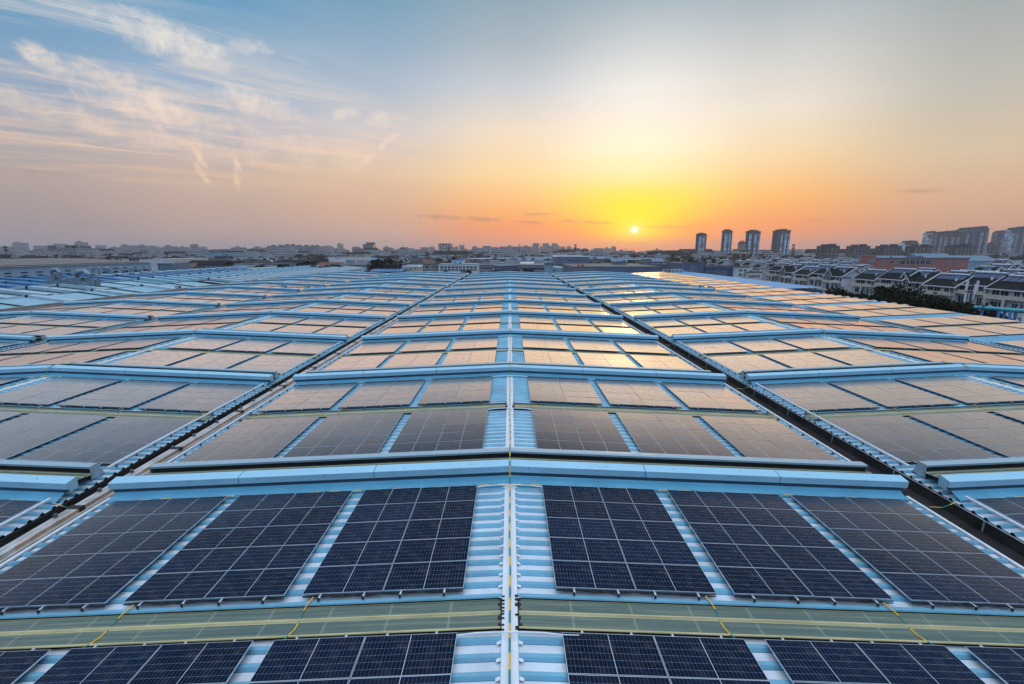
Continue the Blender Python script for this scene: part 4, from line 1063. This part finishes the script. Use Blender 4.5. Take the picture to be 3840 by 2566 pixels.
bl('roof_box', 'wide low slate house right end of the low works', 'building', 2464, 2562, 993, 244, 10, M_SLATE, M_GREYROOF, para=.3)
for i, (u0, u1) in enumerate(((2166, 2176), (2182, 2192))):
    x0, x1 = wpos(u0, 234), wpos(u1, 234); zt_ = zpos(2180, 1001, 234)
    t = thing('orange_tank', 'orange tank on the low works, %s one' % ('left' if i == 0 else 'right'), 'tank', ((x0 + x1) / 2, 234, zt_))
    mb = MB(); mb.cyl((0, 0, 0), .65, 1.2, 12); mb.build('body', mat('orange_paint', (.55, .13, .01), .5), t); mb = MB(); mb.cyl((0, 0, 1.2), .3, .15, 10); mb.build('lid', M_STEELD, t)
for i in range(5):
    u = 2500 + i * 15; Y = 205; x = wpos(u, Y); zt_ = zpos(u, 1024, Y)
    t = thing('cooling_unit', 'box shaped cooling unit in the row by the low works, %s from left' % ORD[i], 'cooling unit', (x, Y, zt_ - .2), 0, 'cooling units behind the solar roof')
    mb = MB(); mb.box(-.8, .8, 0, 1.6, 0, 1.8); mb.build('case', M_TRIM if i > 1 else M_CREAM, t)
    mb = MB(); [mb.box(-.65, .65, -.03, -.003, .25 + k * .32, .42 + k * .32) for k in range(5)]; mb.build('louvre', M_STEELD, t)
    mb = MB(); mb.box(-.7, .7, .2, 1.4, -(zt_ - .2 - GZ), 0); mb.build('plinth', M_GREYROOF, t)
# left and middle
bl('hotel_block', 'pale hotel wing with warm vertical piers on the far left', 'building', 122, 182, 938, 900, 30, F_PIER, M_GREYROOF, crown=[(.9,.2,.2,.4,8)])
bl('hotel_block', 'second pale hotel wing with warm piers, right of the first', 'building', 190, 219, 938, 905, 30, F_PIER, M_GREYROOF)
bl('grid_block', 'wide grey block with a white window grid beside the pale hotel', 'building', 220, 325, 932, 930, 30, F_BAND, M_GREYROOF, crown=[(.3,.2,.3,.4,6),(.8,.2,.2,.4,5)])
bl('blue_warehouse', 'large blue warehouse with vertical ribs in the left distance', 'warehouse', 767, 886, 949, 640, 60, F_SHED, F_SHED, para=0, wins=[(835,839,952,962),(845,848,952,962),(852,855,952,960)])
bl('white_hall', 'long white walled hall in front of the blue warehouse', 'warehouse', 800, 886, 977, 430, 40, M_WHITE2, M_GREYROOF, para=0)
bl('long_shed', 'long shed with a pale roof right of the white hall', 'warehouse', 887, 1232, 976, 460, 70, F_PUNCH, M_TRIM, pitched=3)
bl('beige_shed', 'beige walled shed left of the white hall', 'warehouse', 640, 730, 968, 420, 40, M_CREAM, M_GREYROOF, pitched=2)
bl('dark_shed', 'dark glazed shed at the left end of the beige one', 'warehouse', 560, 676, 973, 400, 30, M_NAVY, M_GREYROOF, para=0)
bl('white_factory', 'white factory with a row of small windows near the dark screen', 'warehouse', 1230, 1330, 964, 350, 40, M_WHITE, M_GREYROOF, para=0, wins=[(1254+i*5,1257+i*5,967,970) for i in range(5)] + [(1281,1284,985,991),(1292,1295,985,991)])
bl('white_factory', 'blue grey factory wing right of the white factory', 'warehouse', 1331, 1380, 970, 370, 60, M_WHITE, M_MIDBLUE, pitched=3)
bl('dark_screen', 'black billboard like screen standing above the bright blue roof', 'screen', 1432, 1489, 993, 238, 2, M_BLACK, M_BLACK, para=0)
bl('bright_blue_shed', 'shed with a bright blue sloping roof at the far edge', 'shed', 1386, 1502, 1011, 226, 14, M_NAVY, M_BRIGHTBLUE, pitched=1.0)
bl('beige_house', 'small beige flat roofed house right of the bright blue shed', 'house', 1507, 1566, 1002, 232, 12, M_CREAM, M_TRIM, wins=[(1516,1524,1008,1014),(1530,1538,1008,1014),(1552,1558,1005,1010)])
bl('white_office', 'white office with blue columns and long window bands', 'building', 1642, 1790, 992, 290, 16, M_WHITE, F_SHED, para=0, wins=[(1650+i*14,1660+i*14,999,1006) for i in range(10)] + [(1650+i*14,1660+i*14,1009,1015) for i in range(10)])
bl('white_office', 'taller centre block of the white office', 'building', 1694, 1736, 979, 300, 14, M_WHITE, M_MIDBLUE, wins=[(1700,1712,984,989),(1718,1730,984,989)])
bl('pale_lowrise', 'pale blue low block behind the white office', 'building', 1757, 1839, 971, 450, 20, F_SHED, M_TRIM, para=0, wins=[(1762+i*8,1765+i*8,975,979) for i in range(9)])
bl('white_shed', 'wide shed with a white roof left of the grey works', 'warehouse', 1850, 2010, 988, 320, 60, M_SLATE, M_TRIM, pitched=4)
bl('grey_sheds', 'grey low sheds left of the white office', 'warehouse', 1560, 1640, 988, 330, 40, M_WHITE, M_GREYROOF, wins=[(1568+i*12,1576+i*12,992,997) for i in range(6)])
bl('dark_office_tower', 'dark square office tower with a central grid in the middle distance', 'tower', 1644, 1692, 918, 1350, 40, facade('facade_office', (.12, .11, .12), (.26, .24, .24), 8, 4, .55, .6), M_GREYROOF, crown=[(.5,.1,.9,.8,3)])
bl('pale_front_block', 'pale arched block in front of the dark office tower', 'building', 1660, 1715, 950, 1000, 30, F_PUNCH, M_GREYROOF, crown=[(.4,.1,.2,.4,13)])
bl('dark_twin_tower', 'dark twin topped apartment tower left of the middle', 'tower', 1362, 1400, 917, 1200, 30, F_BALC, M_GREYROOF, col=(.55,.55,.62), crown=[(.4,.2,.25,.5,5),(.85,.2,.3,.5,5)])
bl('dark_apartment', 'lower dark apartment block beside the twin topped tower', 'tower', 1325, 1361, 936, 1250, 30, F_BALC, M_GREYROOF, col=(.6,.6,.66))
bl('small_white_tower', 'small grey block with an arched crown on the middle horizon', 'tower', 1496, 1521, 933, 1300, 24, F_BAND, M_GREYROOF, col=(.6,.6,.65), crown=[(.45,.2,.5,.5,4)])
for i, (u0, u1, vt) in enumerate([(1002,1057,924),(1059,1101,921),(1102,1154,924),(1157,1192,924)]):
    bl('apartment_slab', 'dense blue grey apartment slab, %s from left of the long row' % ORD[i], 'tower', u0, u1, vt, 1700, 40, F_BALC, M_GREYROOF, 'slabs of the long apartment row', (.62,.68,.8), crown=[(.3,.2,.14,.5,5),(.8,.2,.14,.5,5)])
F_T1 = facade('facade_tower_bays', (.21, .19, .19), (.015, .02, .03), 7.5, 3.1, .45, .62)
F_T2 = facade('facade_tower_bands', (.20, .22, .26), (.02, .03, .045), 11, 3.1, .7, .5)
M_GLINTGLASS = mat('glint_glass', (.35, .30, .28), .22, .85, .3, .4)  # warm mirror finish for the added sunset-catching bays
# brown apartment blocks and high-rises at the right
for i, (u0, u1, vt, Y, lab) in enumerate([(3093,3147,925,560,'square dark brown block alone right of the pylon'),(3203,3262,925,640,'dark brown block left of the pale haze gap'),(3315,3381,925,620,'dark brown block above the left end of the pink building'),
      (3430,3498,926,600,'dark brown block before the tall right cluster'),(3582,3655,925,600,'dark brown block in front of the tallest tower')]):
    bl('brown_apartment', lab, 'building', u0, u1, vt, Y, 16, F_BRN, M_DROOF, 'dark brown apartment blocks', (1.2,1,.95), crown=[(.2,.2,.2,.5,2.5),(.75,.2,.25,.5,3)])
for i, (u0, u1, vt, lab, st, c) in enumerate([(3389,3430,911,'pale highrise with windows, leftmost of the right hand group',F_PUNCH,(1.2,1.25,1.35)),(3405,3443,912,'mid grey highrise overlapping the pale one',F_T1,(.9,.9,.95)),
      (3470,3503,875,'slim grey tower with a blue glass centre, right group',F_STRIP,(.8,.8,.8)),(3504,3541,877,'grey balconied tower, second of the tall right cluster',F_T1,(.75,.75,.8)),(3542,3590,873,'tower with a warm lit strip in the tall right cluster',F_T1,(.6,.6,.66)),
      (3591,3647,861,'tower before the tallest one of the right cluster',F_T1,(.55,.55,.6)),(3648,3694,857,'tallest dark tower at the right end of the cluster',F_T2,(.5,.55,.6)),
      (3714,3728,918,'low stepped shoulder block left of the far right slab',F_T1,(.7,.7,.75)),(3729,3776,872,'grey slab tower near the right picture edge',F_T1,(.75,.78,.85)),(3777,3806,862,'blue glazed slab tower near the right picture edge',F_STRIP,(.75,.75,.75)),(3807,3850,857,'wide banded tower cut by the right picture edge',F_T2,(.8,.82,.9))]):
    c = tuple(x * 1.7 for x in c)
    hr = bl('highrise', lab, 'tower', u0, u1 - (3 if i % 2 else 1), vt, 1040 + (i * 37) % 110, 14, st, M_DROOF, 'tall towers at the right', c, crown=[(.25,.1,.3,.7,4),(.75,.1,.3,.7,5)])
    hw = (wpos(u1, 1080) - wpos(u0, 1080)) / 2; hh = zpos(u0, vt, 1080) - GZ
    mb = MB(); mb.box(-hw * .98, hw * .90, -.9, -.02, hh * .86, hh * .97); mb.build('dark_top', F_DARK, hr)
    for q in ((-.55, .35) if u1 - u0 > 35 else (.1,)):
        mb = MB(); mb.box(0, hw * .3, 0, hw * .3, 0, hh * .85); mb.build('glint_bay', M_GLINTGLASS, hr, (q * hw, -2.2, 0), (0, 0, -.52))  # added bay, turned to mirror the sunset as a warm strip
        mb = MB(); mb.box(q * hw + hw * .32, q * hw + hw * .62, -1.4, -.03, 0, hh * .84); mb.build('glazed_bay', F_STRIP, hr)
for u0, u1 in ((3546, 3556), (3594, 3603), (3631, 3648)):
    pass
# far skyline
z1 = lambda a: a * .2727
far = [(0,50,238),(50,92,188),(128,153,225),(166,240,238),(204,239,200),(285,315,180),(363,385,222),(453,487,222),(491,517,222),(519,545,224),(560,600,250),(616,652,235),(656,691,262),(710,737,248),(744,766,240),(760,787,290),(820,874,272),(877,907,277),(907,943,268),(946,1000,253),(1193,1218,236),(1219,1246,242),(1247,1265,262),(1266,1284,205),
       (1320,1344,243),(1328,1360,280),(1416,1432,280),(1436,1473,252),(1577,1613,248),(1614,1630,248),(1694,1704,245),(1707,1719,245),(1723,1741,218),(1769,1789,255),(1791,1895,256),(1897,1943,238),(1944,1959,240),(1961,1997,238),(1998,2021,193),(2026,2034,240),(2035,2058,193),(2060,2070,240),(2070,2088,192),(2088,2098,222),(2102,2120,240),(2269,2292,262)]
for i, (u0, u1, pv) in enumerate(far):
    vt = 860 + pv * .2727; Y = 3200 + (i * 577) % 900
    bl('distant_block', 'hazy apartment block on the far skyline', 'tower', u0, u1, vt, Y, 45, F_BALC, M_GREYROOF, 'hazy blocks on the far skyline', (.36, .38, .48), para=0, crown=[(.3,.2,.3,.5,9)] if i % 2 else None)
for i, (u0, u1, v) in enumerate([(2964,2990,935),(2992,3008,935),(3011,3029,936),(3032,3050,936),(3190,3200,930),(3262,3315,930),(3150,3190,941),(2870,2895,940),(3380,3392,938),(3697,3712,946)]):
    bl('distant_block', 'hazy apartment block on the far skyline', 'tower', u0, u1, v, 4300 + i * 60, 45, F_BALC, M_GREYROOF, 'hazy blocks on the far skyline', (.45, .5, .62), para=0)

M_SHEDROOF = mat('dull_blue_roof', (.09, .16, .24), .6, 0, .2, .3); M_ROOFRED = mat('dull_red_roof', (.13, .05, .04), .8, 0, .3, 1); M_PALEROOF = mat('pale_roof', (.26, .28, .31), .7, 0, .25, .3)
rd_ = random.Random(77)
u = 5
while u < 2300:
    w_ = rd_.uniform(14, 34); vt_ = rd_.uniform(922, 941) - (6 if rd_.random() < .15 else 0)
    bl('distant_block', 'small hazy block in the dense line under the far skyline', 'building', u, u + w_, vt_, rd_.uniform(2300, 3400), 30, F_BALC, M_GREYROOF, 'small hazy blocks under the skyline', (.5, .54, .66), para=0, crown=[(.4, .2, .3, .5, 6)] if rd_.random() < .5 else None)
    u += w_ + rd_.uniform(-4, 38)
# low sprawl between
def lowrise(kind):
    t = thing('lowrise', 'x', 'building', (0, 0, 0)); rr = random.Random(kind)
    st = [F_PUNCH, F_BAND, M_WHITE, F_SHED, F_PUNCH, M_CREAM, F_DARK, M_SLATE][kind]; w, d, h = [(24, 12, 13), (34, 14, 10), (14, 10, 8), (50, 26, 9), (16, 12, 17), (12, 9, 7), (20, 11, 12), (40, 22, 8)][kind]
    mb = MB(); mb.box(-w / 2, w / 2, 0, d, 0, h); mb.build('wall', st, t)
    mb = MB()
    if kind in (2, 3, 5, 6): mb.prof([(-.5, h), (d / 2, h + d * .22), (d + .5, h)], [-w / 2 - .5, w / 2 + .5], lambda x: 0, 0, close=True, caps=True)
    else: mb.box(-w / 2 - .3, w / 2 + .3, -.3, d + .3, h + .003, h + .5); mb.box(-w * .2, -w * .05, d * .3, d * .7, h + .5, h + 3)
    mb.build('roof', [M_GREYROOF, M_PALEROOF, M_DROOF, M_SHEDROOF, M_GREYROOF, M_ROOFRED, M_DROOF, M_PALEROOF][kind], t); return t
KN = ['grey flat roofed block', 'long banded low block', 'white gabled house', 'large shed with a blue roof', 'narrow grey block', 'small house with a red roof', 'dark brick house row', 'wide shed with a white roof']
LR = [lowrise(k) for k in range(8)]; firstk = [True] * 8
rs = random.Random(99); cnt = 0; REST = []
for ring in range(21):
    Y = 330 * (1.122 ** ring)
    step = 58 + 6 * (ring % 3)
    u = rs.uniform(-40, 20)
    while u < 3860:
        Yj = Y * rs.uniform(.96, 1.04); x = wpos(u, Yj); p = proj(x, Yj, GZ + 10)
        if u < 640 and Yj < 620 or (u > 2500 and Yj < 520) or (2480 < u < 2760 and Yj < 700): u += step; continue
        if (2590 < u < 3000 or 3380 < u) and 880 < Yj < 1100: u += step; continue
        k = rs.choice((0, 1, 2, 3, 4, 5, 0, 1, 6, 7, 2))
        if k in (3, 7) and u < 1500 and Yj < 1100: k = (0, 6)[k == 7]
        sc = rs.uniform(.85, 1.35)
        if Yj > 900: sc *= 1.25
        c = rs.choice(((1, 1, 1, 1), (.75, .75, .8, 1), (1.2, 1.15, 1.1, 1), (.6, .6, .66, 1)))
        lb = KN[k] + ' in the hazy low sprawl beyond the roofs'; loc = (x, Yj, GZ); hk = [13, 10, 8, 9, 17, 7, 12, 8][k]; sc3 = (sc * rs.uniform(.8, 1.3), sc, min(sc * rs.uniform(.7, 1.25), (14 if Yj < 900 else 22) / (hk + 3)))
        cnt += 1
        if firstk[k]:
            LR[k].location = loc; LR[k].rotation_euler = (0, 0, rs.uniform(-.5, .5)); LR[k].scale = sc3; LR[k]['label'] = lb; LR[k]['group'] = KN[k] + 's in the sprawl'; firstk[k] = False
        elif cnt <= 270: dup(LR[k], loc, rs.uniform(-.5, .5), lb, KN[k] + 's in the sprawl', sc3, c)
        else: REST.append((x, Yj, k, sc, rs.uniform(-.5, .5)))
        u += step * rs.uniform(.75, 1.5)
mb = MB()
for (x, y, k, sc, a) in REST:
    w, d, h = [(24, 12, 13), (34, 14, 10), (14, 10, 8), (50, 26, 9), (16, 12, 17), (12, 9, 7), (20, 11, 12), (40, 22, 8)][k]; w *= sc; d *= sc; h *= sc * rs.uniform(.7, 1.2)
    i = len(mb.v); mb.box(-w / 2, w / 2, 0, d, 0, h, 0 if k % 2 else 2)
    if k in (2, 3, 5, 6): mb.prof([(-.5, h), (d / 2, h + d * .2), (d + .5, h)], [-w / 2 - .5, w / 2 + .5], lambda x_: 0, 1, close=True, caps=True)
    else: mb.box(-w * .2, -w * .02, d * .3, d * .7, h, h + 3, 2)
    ca, sa = math.cos(a), math.sin(a)
    for t_ in range(i, len(mb.v)):
        v = mb.v[t_]; mb.v[t_] = (x + v[0] * ca - v[1] * sa, y + v[0] * sa + v[1] * ca, GZ + v[2])
tag(mb.build('far_low_town', [F_PUNCH, M_DROOF, F_BAND]), 'far low town fading into the haze under the skyline', 'town', None, 'stuff')
# far woodland between the houses, as one mass
mb = MB(); rw = random.Random(4)
for k in range(5200):
    Y = 360 * (10 ** (rw.random() * .95)); u = rw.uniform(-60, 3900)
    if (u < 640 and Y < 620) or (u > 2480 and Y < 520): continue
    x = wpos(u, Y); r_ = rw.uniform(2.5, 5) * (1 + Y / 2500); h = rw.uniform(5, 9)
    for q in range(7):
        a = rw.uniform(0, 6.28); d = Vector((rw.gauss(0, 1), rw.gauss(0, .7), rw.gauss(0, .6))) * r_ * .6; c = Vector((x, Y, GZ + h)) + d
        e1 = Vector((rw.gauss(0, 1), rw.gauss(0, .6), rw.gauss(0, 1))).normalized() * r_ * .5; e2 = Vector((rw.gauss(0, 1), rw.gauss(0, .6), rw.gauss(0, 1))).normalized() * r_ * .4
        mb.face([c - e1, c - e2, c + e1, c + e2])
tag(mb.build('far_woodland', M_LEAF[1]), 'dark trees scattered through the far hazy sprawl', 'woodland', None, 'stuff')

# masts
def mast(u, vt, Y, label, k=3, wid=1.0):
    x = wpos(u, Y); h = zpos(u, vt, Y) - GZ
    t = thing('telecom_mast', label, 'mast', (x, Y, GZ), 0, 'thin masts on the horizon')
    mb = MB(); mb.tube([(0, 0, 0), (0, 0, h)], .45 * wid, 6); mb.build('pole', M_STEELD, t)
    for i in range(k):
        z = h * (.93 - i * .14); mb = MB(); mb.cyl((0, 0, z - .3), 1.7 * wid, .3, 8)
        for a in range(5): mb.box(1.5 * wid * math.cos(a * 1.26) - .3, 1.5 * wid * math.cos(a * 1.26) + .3, 1.5 * wid * math.sin(a * 1.26) - .3, 1.5 * wid * math.sin(a * 1.26) + .3, z, z + 2.2)
        mb.build('antenna_ring', M_STEELD, t)
mast(2157, 917, 700, 'dark mast with antenna rings just left of the sun', 2)
mast(2974, 917, 640, 'tall ringed dark mast right of the four towers', 5)
mast(23, 925, 560, 'mast with two cross arms at the far left edge', 2)
mast(281, 923, 600, 'mast in front of the white gridded block', 1)
mast(1948, 914, 1200, 'spired mast before the skyline right of centre', 2)
mast(2305, 928, 1400, 'thin spire left of the sun over the haze', 0)
mast(2255, 930, 1500, 'thin mast beside the chimney like block', 1)
mast(2347, 932, 1500, 'faint mast under the sun', 1)
mast(1409, 930, 1300, 'thin mast right of the twin topped tower', 1)
mast(2119, 952, 500, 'short black mast left of the grey works roof', 0)
mast(626, 948, 420, 'short mast by the dark shed', 1)

# --- the neighbouring factories at the left -------------------------------------------
M_PALEBLUE = roof_paint('neighbour_roof_pale', (.26, .46, .58), .15, .45, .25)
M_PALE2 = roof_paint('neighbour_roof_grey', (.42, .54, .62), .15, .45, .25)
def shed_roof(name, label, xr, xs_lo, xs_hi, za, zb, y0, y1, mt, strips=None, seam=7.0, smat=None):
    """ridge at xr, eaves at xs_lo and xs_hi; strips: raised bands across the slopes"""
    t = thing(name, label, 'factory', (xr, y0, GZ)); L = y1 - y0
    mb = MB(); mb.box(xs_lo - xr + .3, xs_hi - xr - .3, .3, L - .3, 0, za - GZ - .05); mb.build('wall', M_WHITE, t)
    zf = lambda x: (za + (zb - za) * (1 - (x / (xs_hi - xr) if x > 0 else x / (xs_lo - xr)))) - GZ
    mb = MB(); mb.prof([(0, 0), (L, 0)], [xs_lo - xr, 0, xs_hi - xr], zf); mb.build('roof', mt, t)
    mb = MB(); y = seam * .5
    n = 0
    while y < L and n < 60:
        mb.prof([(y, 0), (y, .22), (y + .25, .22), (y + .25, 0)], [xs_lo - xr + .6, 0, xs_hi - xr - .6], lambda x: zf(x) + .01); y += seam; n += 1
    mb.build('roof_seams', M_STEELD, t)
    if strips:
        for (ya, yb, step, w_, h_, m_) in strips:
            y = ya - y0
            while y < yb - y0:
                mb = MB(); mb.prof([(y, 0), (y, h_), (y + w_, h_), (y + w_, 0)], [xs_lo - xr + 1.2, -.3], lambda x: zf(x) + .012); mb.prof([(y, 0), (y, h_), (y + w_, h_), (y + w_, 0)], [.3, xs_hi - xr - 1.2], lambda x: zf(x) + .012)
                mb.build('roof_vent', m_, t); y += step
    mb = MB(); mb.box(xs_hi - xr, xs_hi - xr + .3, 0, L, za - GZ - 1.6, za - GZ + .05); mb.build('eaves_trim', M_PALE2, t)
    return t
shed_roof('neighbour_factory', 'pale blue factory roof with dark seams just left of the concrete parapet', -93, -106, -79, -2.2, -.3, 40, 135, M_PALEBLUE, [(60, 130, 14, 1.2, .5, M_PALE2)], 9)
shed_roof('neighbour_factory', 'pale striped factory roof farther back left of the parapet', -93, -106, -79, -2.0, -.5, 139, 262, M_PALEBLUE, [(142, 258, 5, 1.6, .9, M_PALE2)], 5)
shed_roof('neighbour_factory', 'factory roof with pale raised vents, second from the parapet', -121, -135, -107, -2.4, -.9, 70, 290, M_PALEBLUE, [(75, 128, 8, 1.5, .8, M_PALE2), (150, 285, 6, 1.8, .9, M_PALEBLUE)], 8)
shed_roof('neighbour_factory', 'factory roof with saturated blue vent strips before the windowed wall', -150, -165, -136, -2.6, -1.2, 80, 300, M_PALE2, [(95, 172, 7, 3.2, .8, M_BRIGHTBLUE), (176, 250, 6, 3.2, .8, M_BRIGHTBLUE)], 8)
shed_roof('neighbour_factory', 'plain blue factory roof at the foot of the windowed wall', -182, -197, -166, -2.8, -1.6, 100, 320, M_PALEBLUE, [(110, 200, 9, 2.5, .8, M_BRIGHTBLUE)], 8)
# windowed hall
t = thing('windowed_hall', 'long pale hall with small dark window pairs along its wall', 'factory', (-200, 140, GZ))
mb = MB(); mb.box(-70, 0, 0, 118, 0, 14.0); mb.build('wall', mat('pale_blue_wall', (.28, .36, .46), .7, 0, .2, .3), t)
mb = MB(); mb.prof([(0, 0), (118, 0)], [-35, -1, 1.0], lambda x: 14.1 + (0 if x > -2 else 2.2)); mb.prof([(0, 0), (118, 0)], [-70, -35], lambda x: 16.3 - (35 + x if x < -35 else 0) * -.05); mb.build('roof', M_GREYROOF, t)
for k in range(18):
    y = 5 + k * 6.3
    for z0_, z1_ in ((9.6, 10.6), (11.4, 11.9)):
        mb = MB(); mb.box(.003, .08, y, y + 2.6, z0_, z1_); mb.build('window', M_WIN, t)
for k in range(9):
    a = MB(); y = 1.5 + k * 13; a.prof([(y, .0), (y + 11.8, 0)], [-60, -36, -4], lambda x: 14.25 + (2.2 if x < -20 else .3)); a.build('solar_strip', mat('brown_panel', (.12, .10, .10), .45, 0, .3, .2), t)
bl('pale_hall', 'pale grey hall with a flat roof behind the windowed hall', 'factory', 516, 640, 974, 330, 40, M_WHITE, M_CREAM, para=0)
bl('grey_cube', 'dark grey cube building at the right end of the windowed hall', 'building', 583, 640, 993, 262, 14, M_SLATE, M_GREYROOF, wins=[(594, 598, 1000, 1010)])
# silos and ducts
for i, (u, r_, v0, kind) in enumerate([(176, 1.4, 1032, 'duct'), (202, 2.6, 1052, 'tank'), (243, 2.2, 1048, 'tank'), (268, 2.2, 1040, 'duct'), (301, 2.4, 1056, 'tank'), (328, 1.0, 1048, 'duct')]):
    Y = 126; x = wpos(u, Y); z1_ = zpos(u, v0, Y); zb = -2.4
    t = thing('scrubber' if kind == 'duct' else 'silver_tank', '%s, %s from left among the left roof tanks' % ('steel duct with a curved top' if kind == 'duct' else 'round steel tank', ORD[i]), 'duct' if kind == 'duct' else 'tank', (x, Y, zb), 0, 'tanks and ducts on the left roofs')
    mb = MB(); mb.cyl((0, 0, 0), r_, z1_ - zb, 16); mb.build('body', mat('duct_steel', (.20, .26, .32), .4, .6, .25, 1), t)
    if kind == 'duct':
        mb = MB(); pts = [(0, 0, z1_ - zb - .2), (0, 0, z1_ - zb + .8), (r_ * .4, 0, z1_ - zb + 1.5), (r_ * 1.2, 0, z1_ - zb + 1.6), (r_ * 1.6, 0, z1_ - zb + .8), (r_ * 1.6, 0, 0)]
        mb.tube(pts, r_ * .34, 10); mb.build('elbow', MATS['duct_steel'], t)
    else:
        mb = MB(); mb.cyl((0, 0, z1_ - zb), r_ * 1.04, .18, 16); mb.cyl((0, 0, z1_ - zb + .18), .3, .6, 8); mb.build('lid', MATS['duct_steel'], t)
# small roof ducts before the windowed wall
for i, u in enumerate((332, 359, 388, 397, 447, 478, 490, 515, 545)):
    Y = 200 + i * 3; x = wpos(u, Y); z1_ = zpos(u, 1003, Y)
    t = thing('vent_pipe', 'goose neck steel pipe, %s from the left before the pale wall' % ORD[i], 'pipe', (x, Y, -2.2), 0, 'goose neck pipes on the left roofs')
    mb = MB(); h = z1_ + 2.2; mb.tube([(0, 0, 0), (0, 0, h - .5), (-.3, 0, h), (-1.0, 0, h), (-1.3, 0, h - .3)], .38, 8); mb.build('pipe', MATS['duct_steel'], t)
# long blue roofs by the right edge
t = thing('blue_lean_to', 'long low building with a bright blue roof along the right edge', 'building', (0, 0, GZ))
mb = MB(); mb.box(66, 80, 118, 212, 0, 10.6); mb.build('wall', M_NAVY, t); mb = MB(); mb.prof([(117.5, 0), (212.5, 0)], [65.5, 80.5], lambda x: 10.75 + (.5 if x > 70 else 0)); mb.build('roof', M_MIDBLUE, t)
mb = MB(); mb.box(65.5, 80.5, 117.45, 117.9, 9.6, 10.7); mb.build('gable_trim', M_NAVY, t)
t = thing('blue_canopy', 'lower bright blue canopy roof with white vents near the trees', 'building', (0, 0, GZ))
mb = MB(); mb.box(66, 76, 84, 112, 0, 9.2); mb.build('wall', M_NAVY, t); mb = MB(); mb.prof([(83.5, 0), (113, 0)], [65.5, 76.5], lambda x: 9.35 + (.3 if x > 70 else 0)); mb.build('roof', M_MIDBLUE, t)
for k in range(11):
    mb = MB(); y = 85 + k * 2.5; mb.box(74.2, 74.9, y, y + .8, 9.6, 10.6); mb.build('vent_box', M_TRIM, t)

# ------------------------------------------------------------------ haze
hb = MB(); hb.box(-5600, 5600, -900, 6600, GZ - 1, 112); hz_ = hb.build('haze', [])
hm = bpy.data.materials.new('haze'); hm.use_nodes = True; ht_ = hm.node_tree; ht_.nodes.clear()
pv = ht_.nodes.new('ShaderNodeVolumePrincipled'); pv.inputs['Color'].default_value = (.86, .90, 1, 1); pv.inputs['Density'].default_value = .000125; pv.inputs['Anisotropy'].default_value = .6
oo = ht_.nodes.new('ShaderNodeOutputMaterial'); ht_.links.new(pv.outputs[0], oo.inputs['Volume'])
hz_.data.materials.append(hm); hz_['kind'] = 'stuff'; hz_['label'] = 'thin evening haze over the whole city'; hz_['category'] = 'haze'
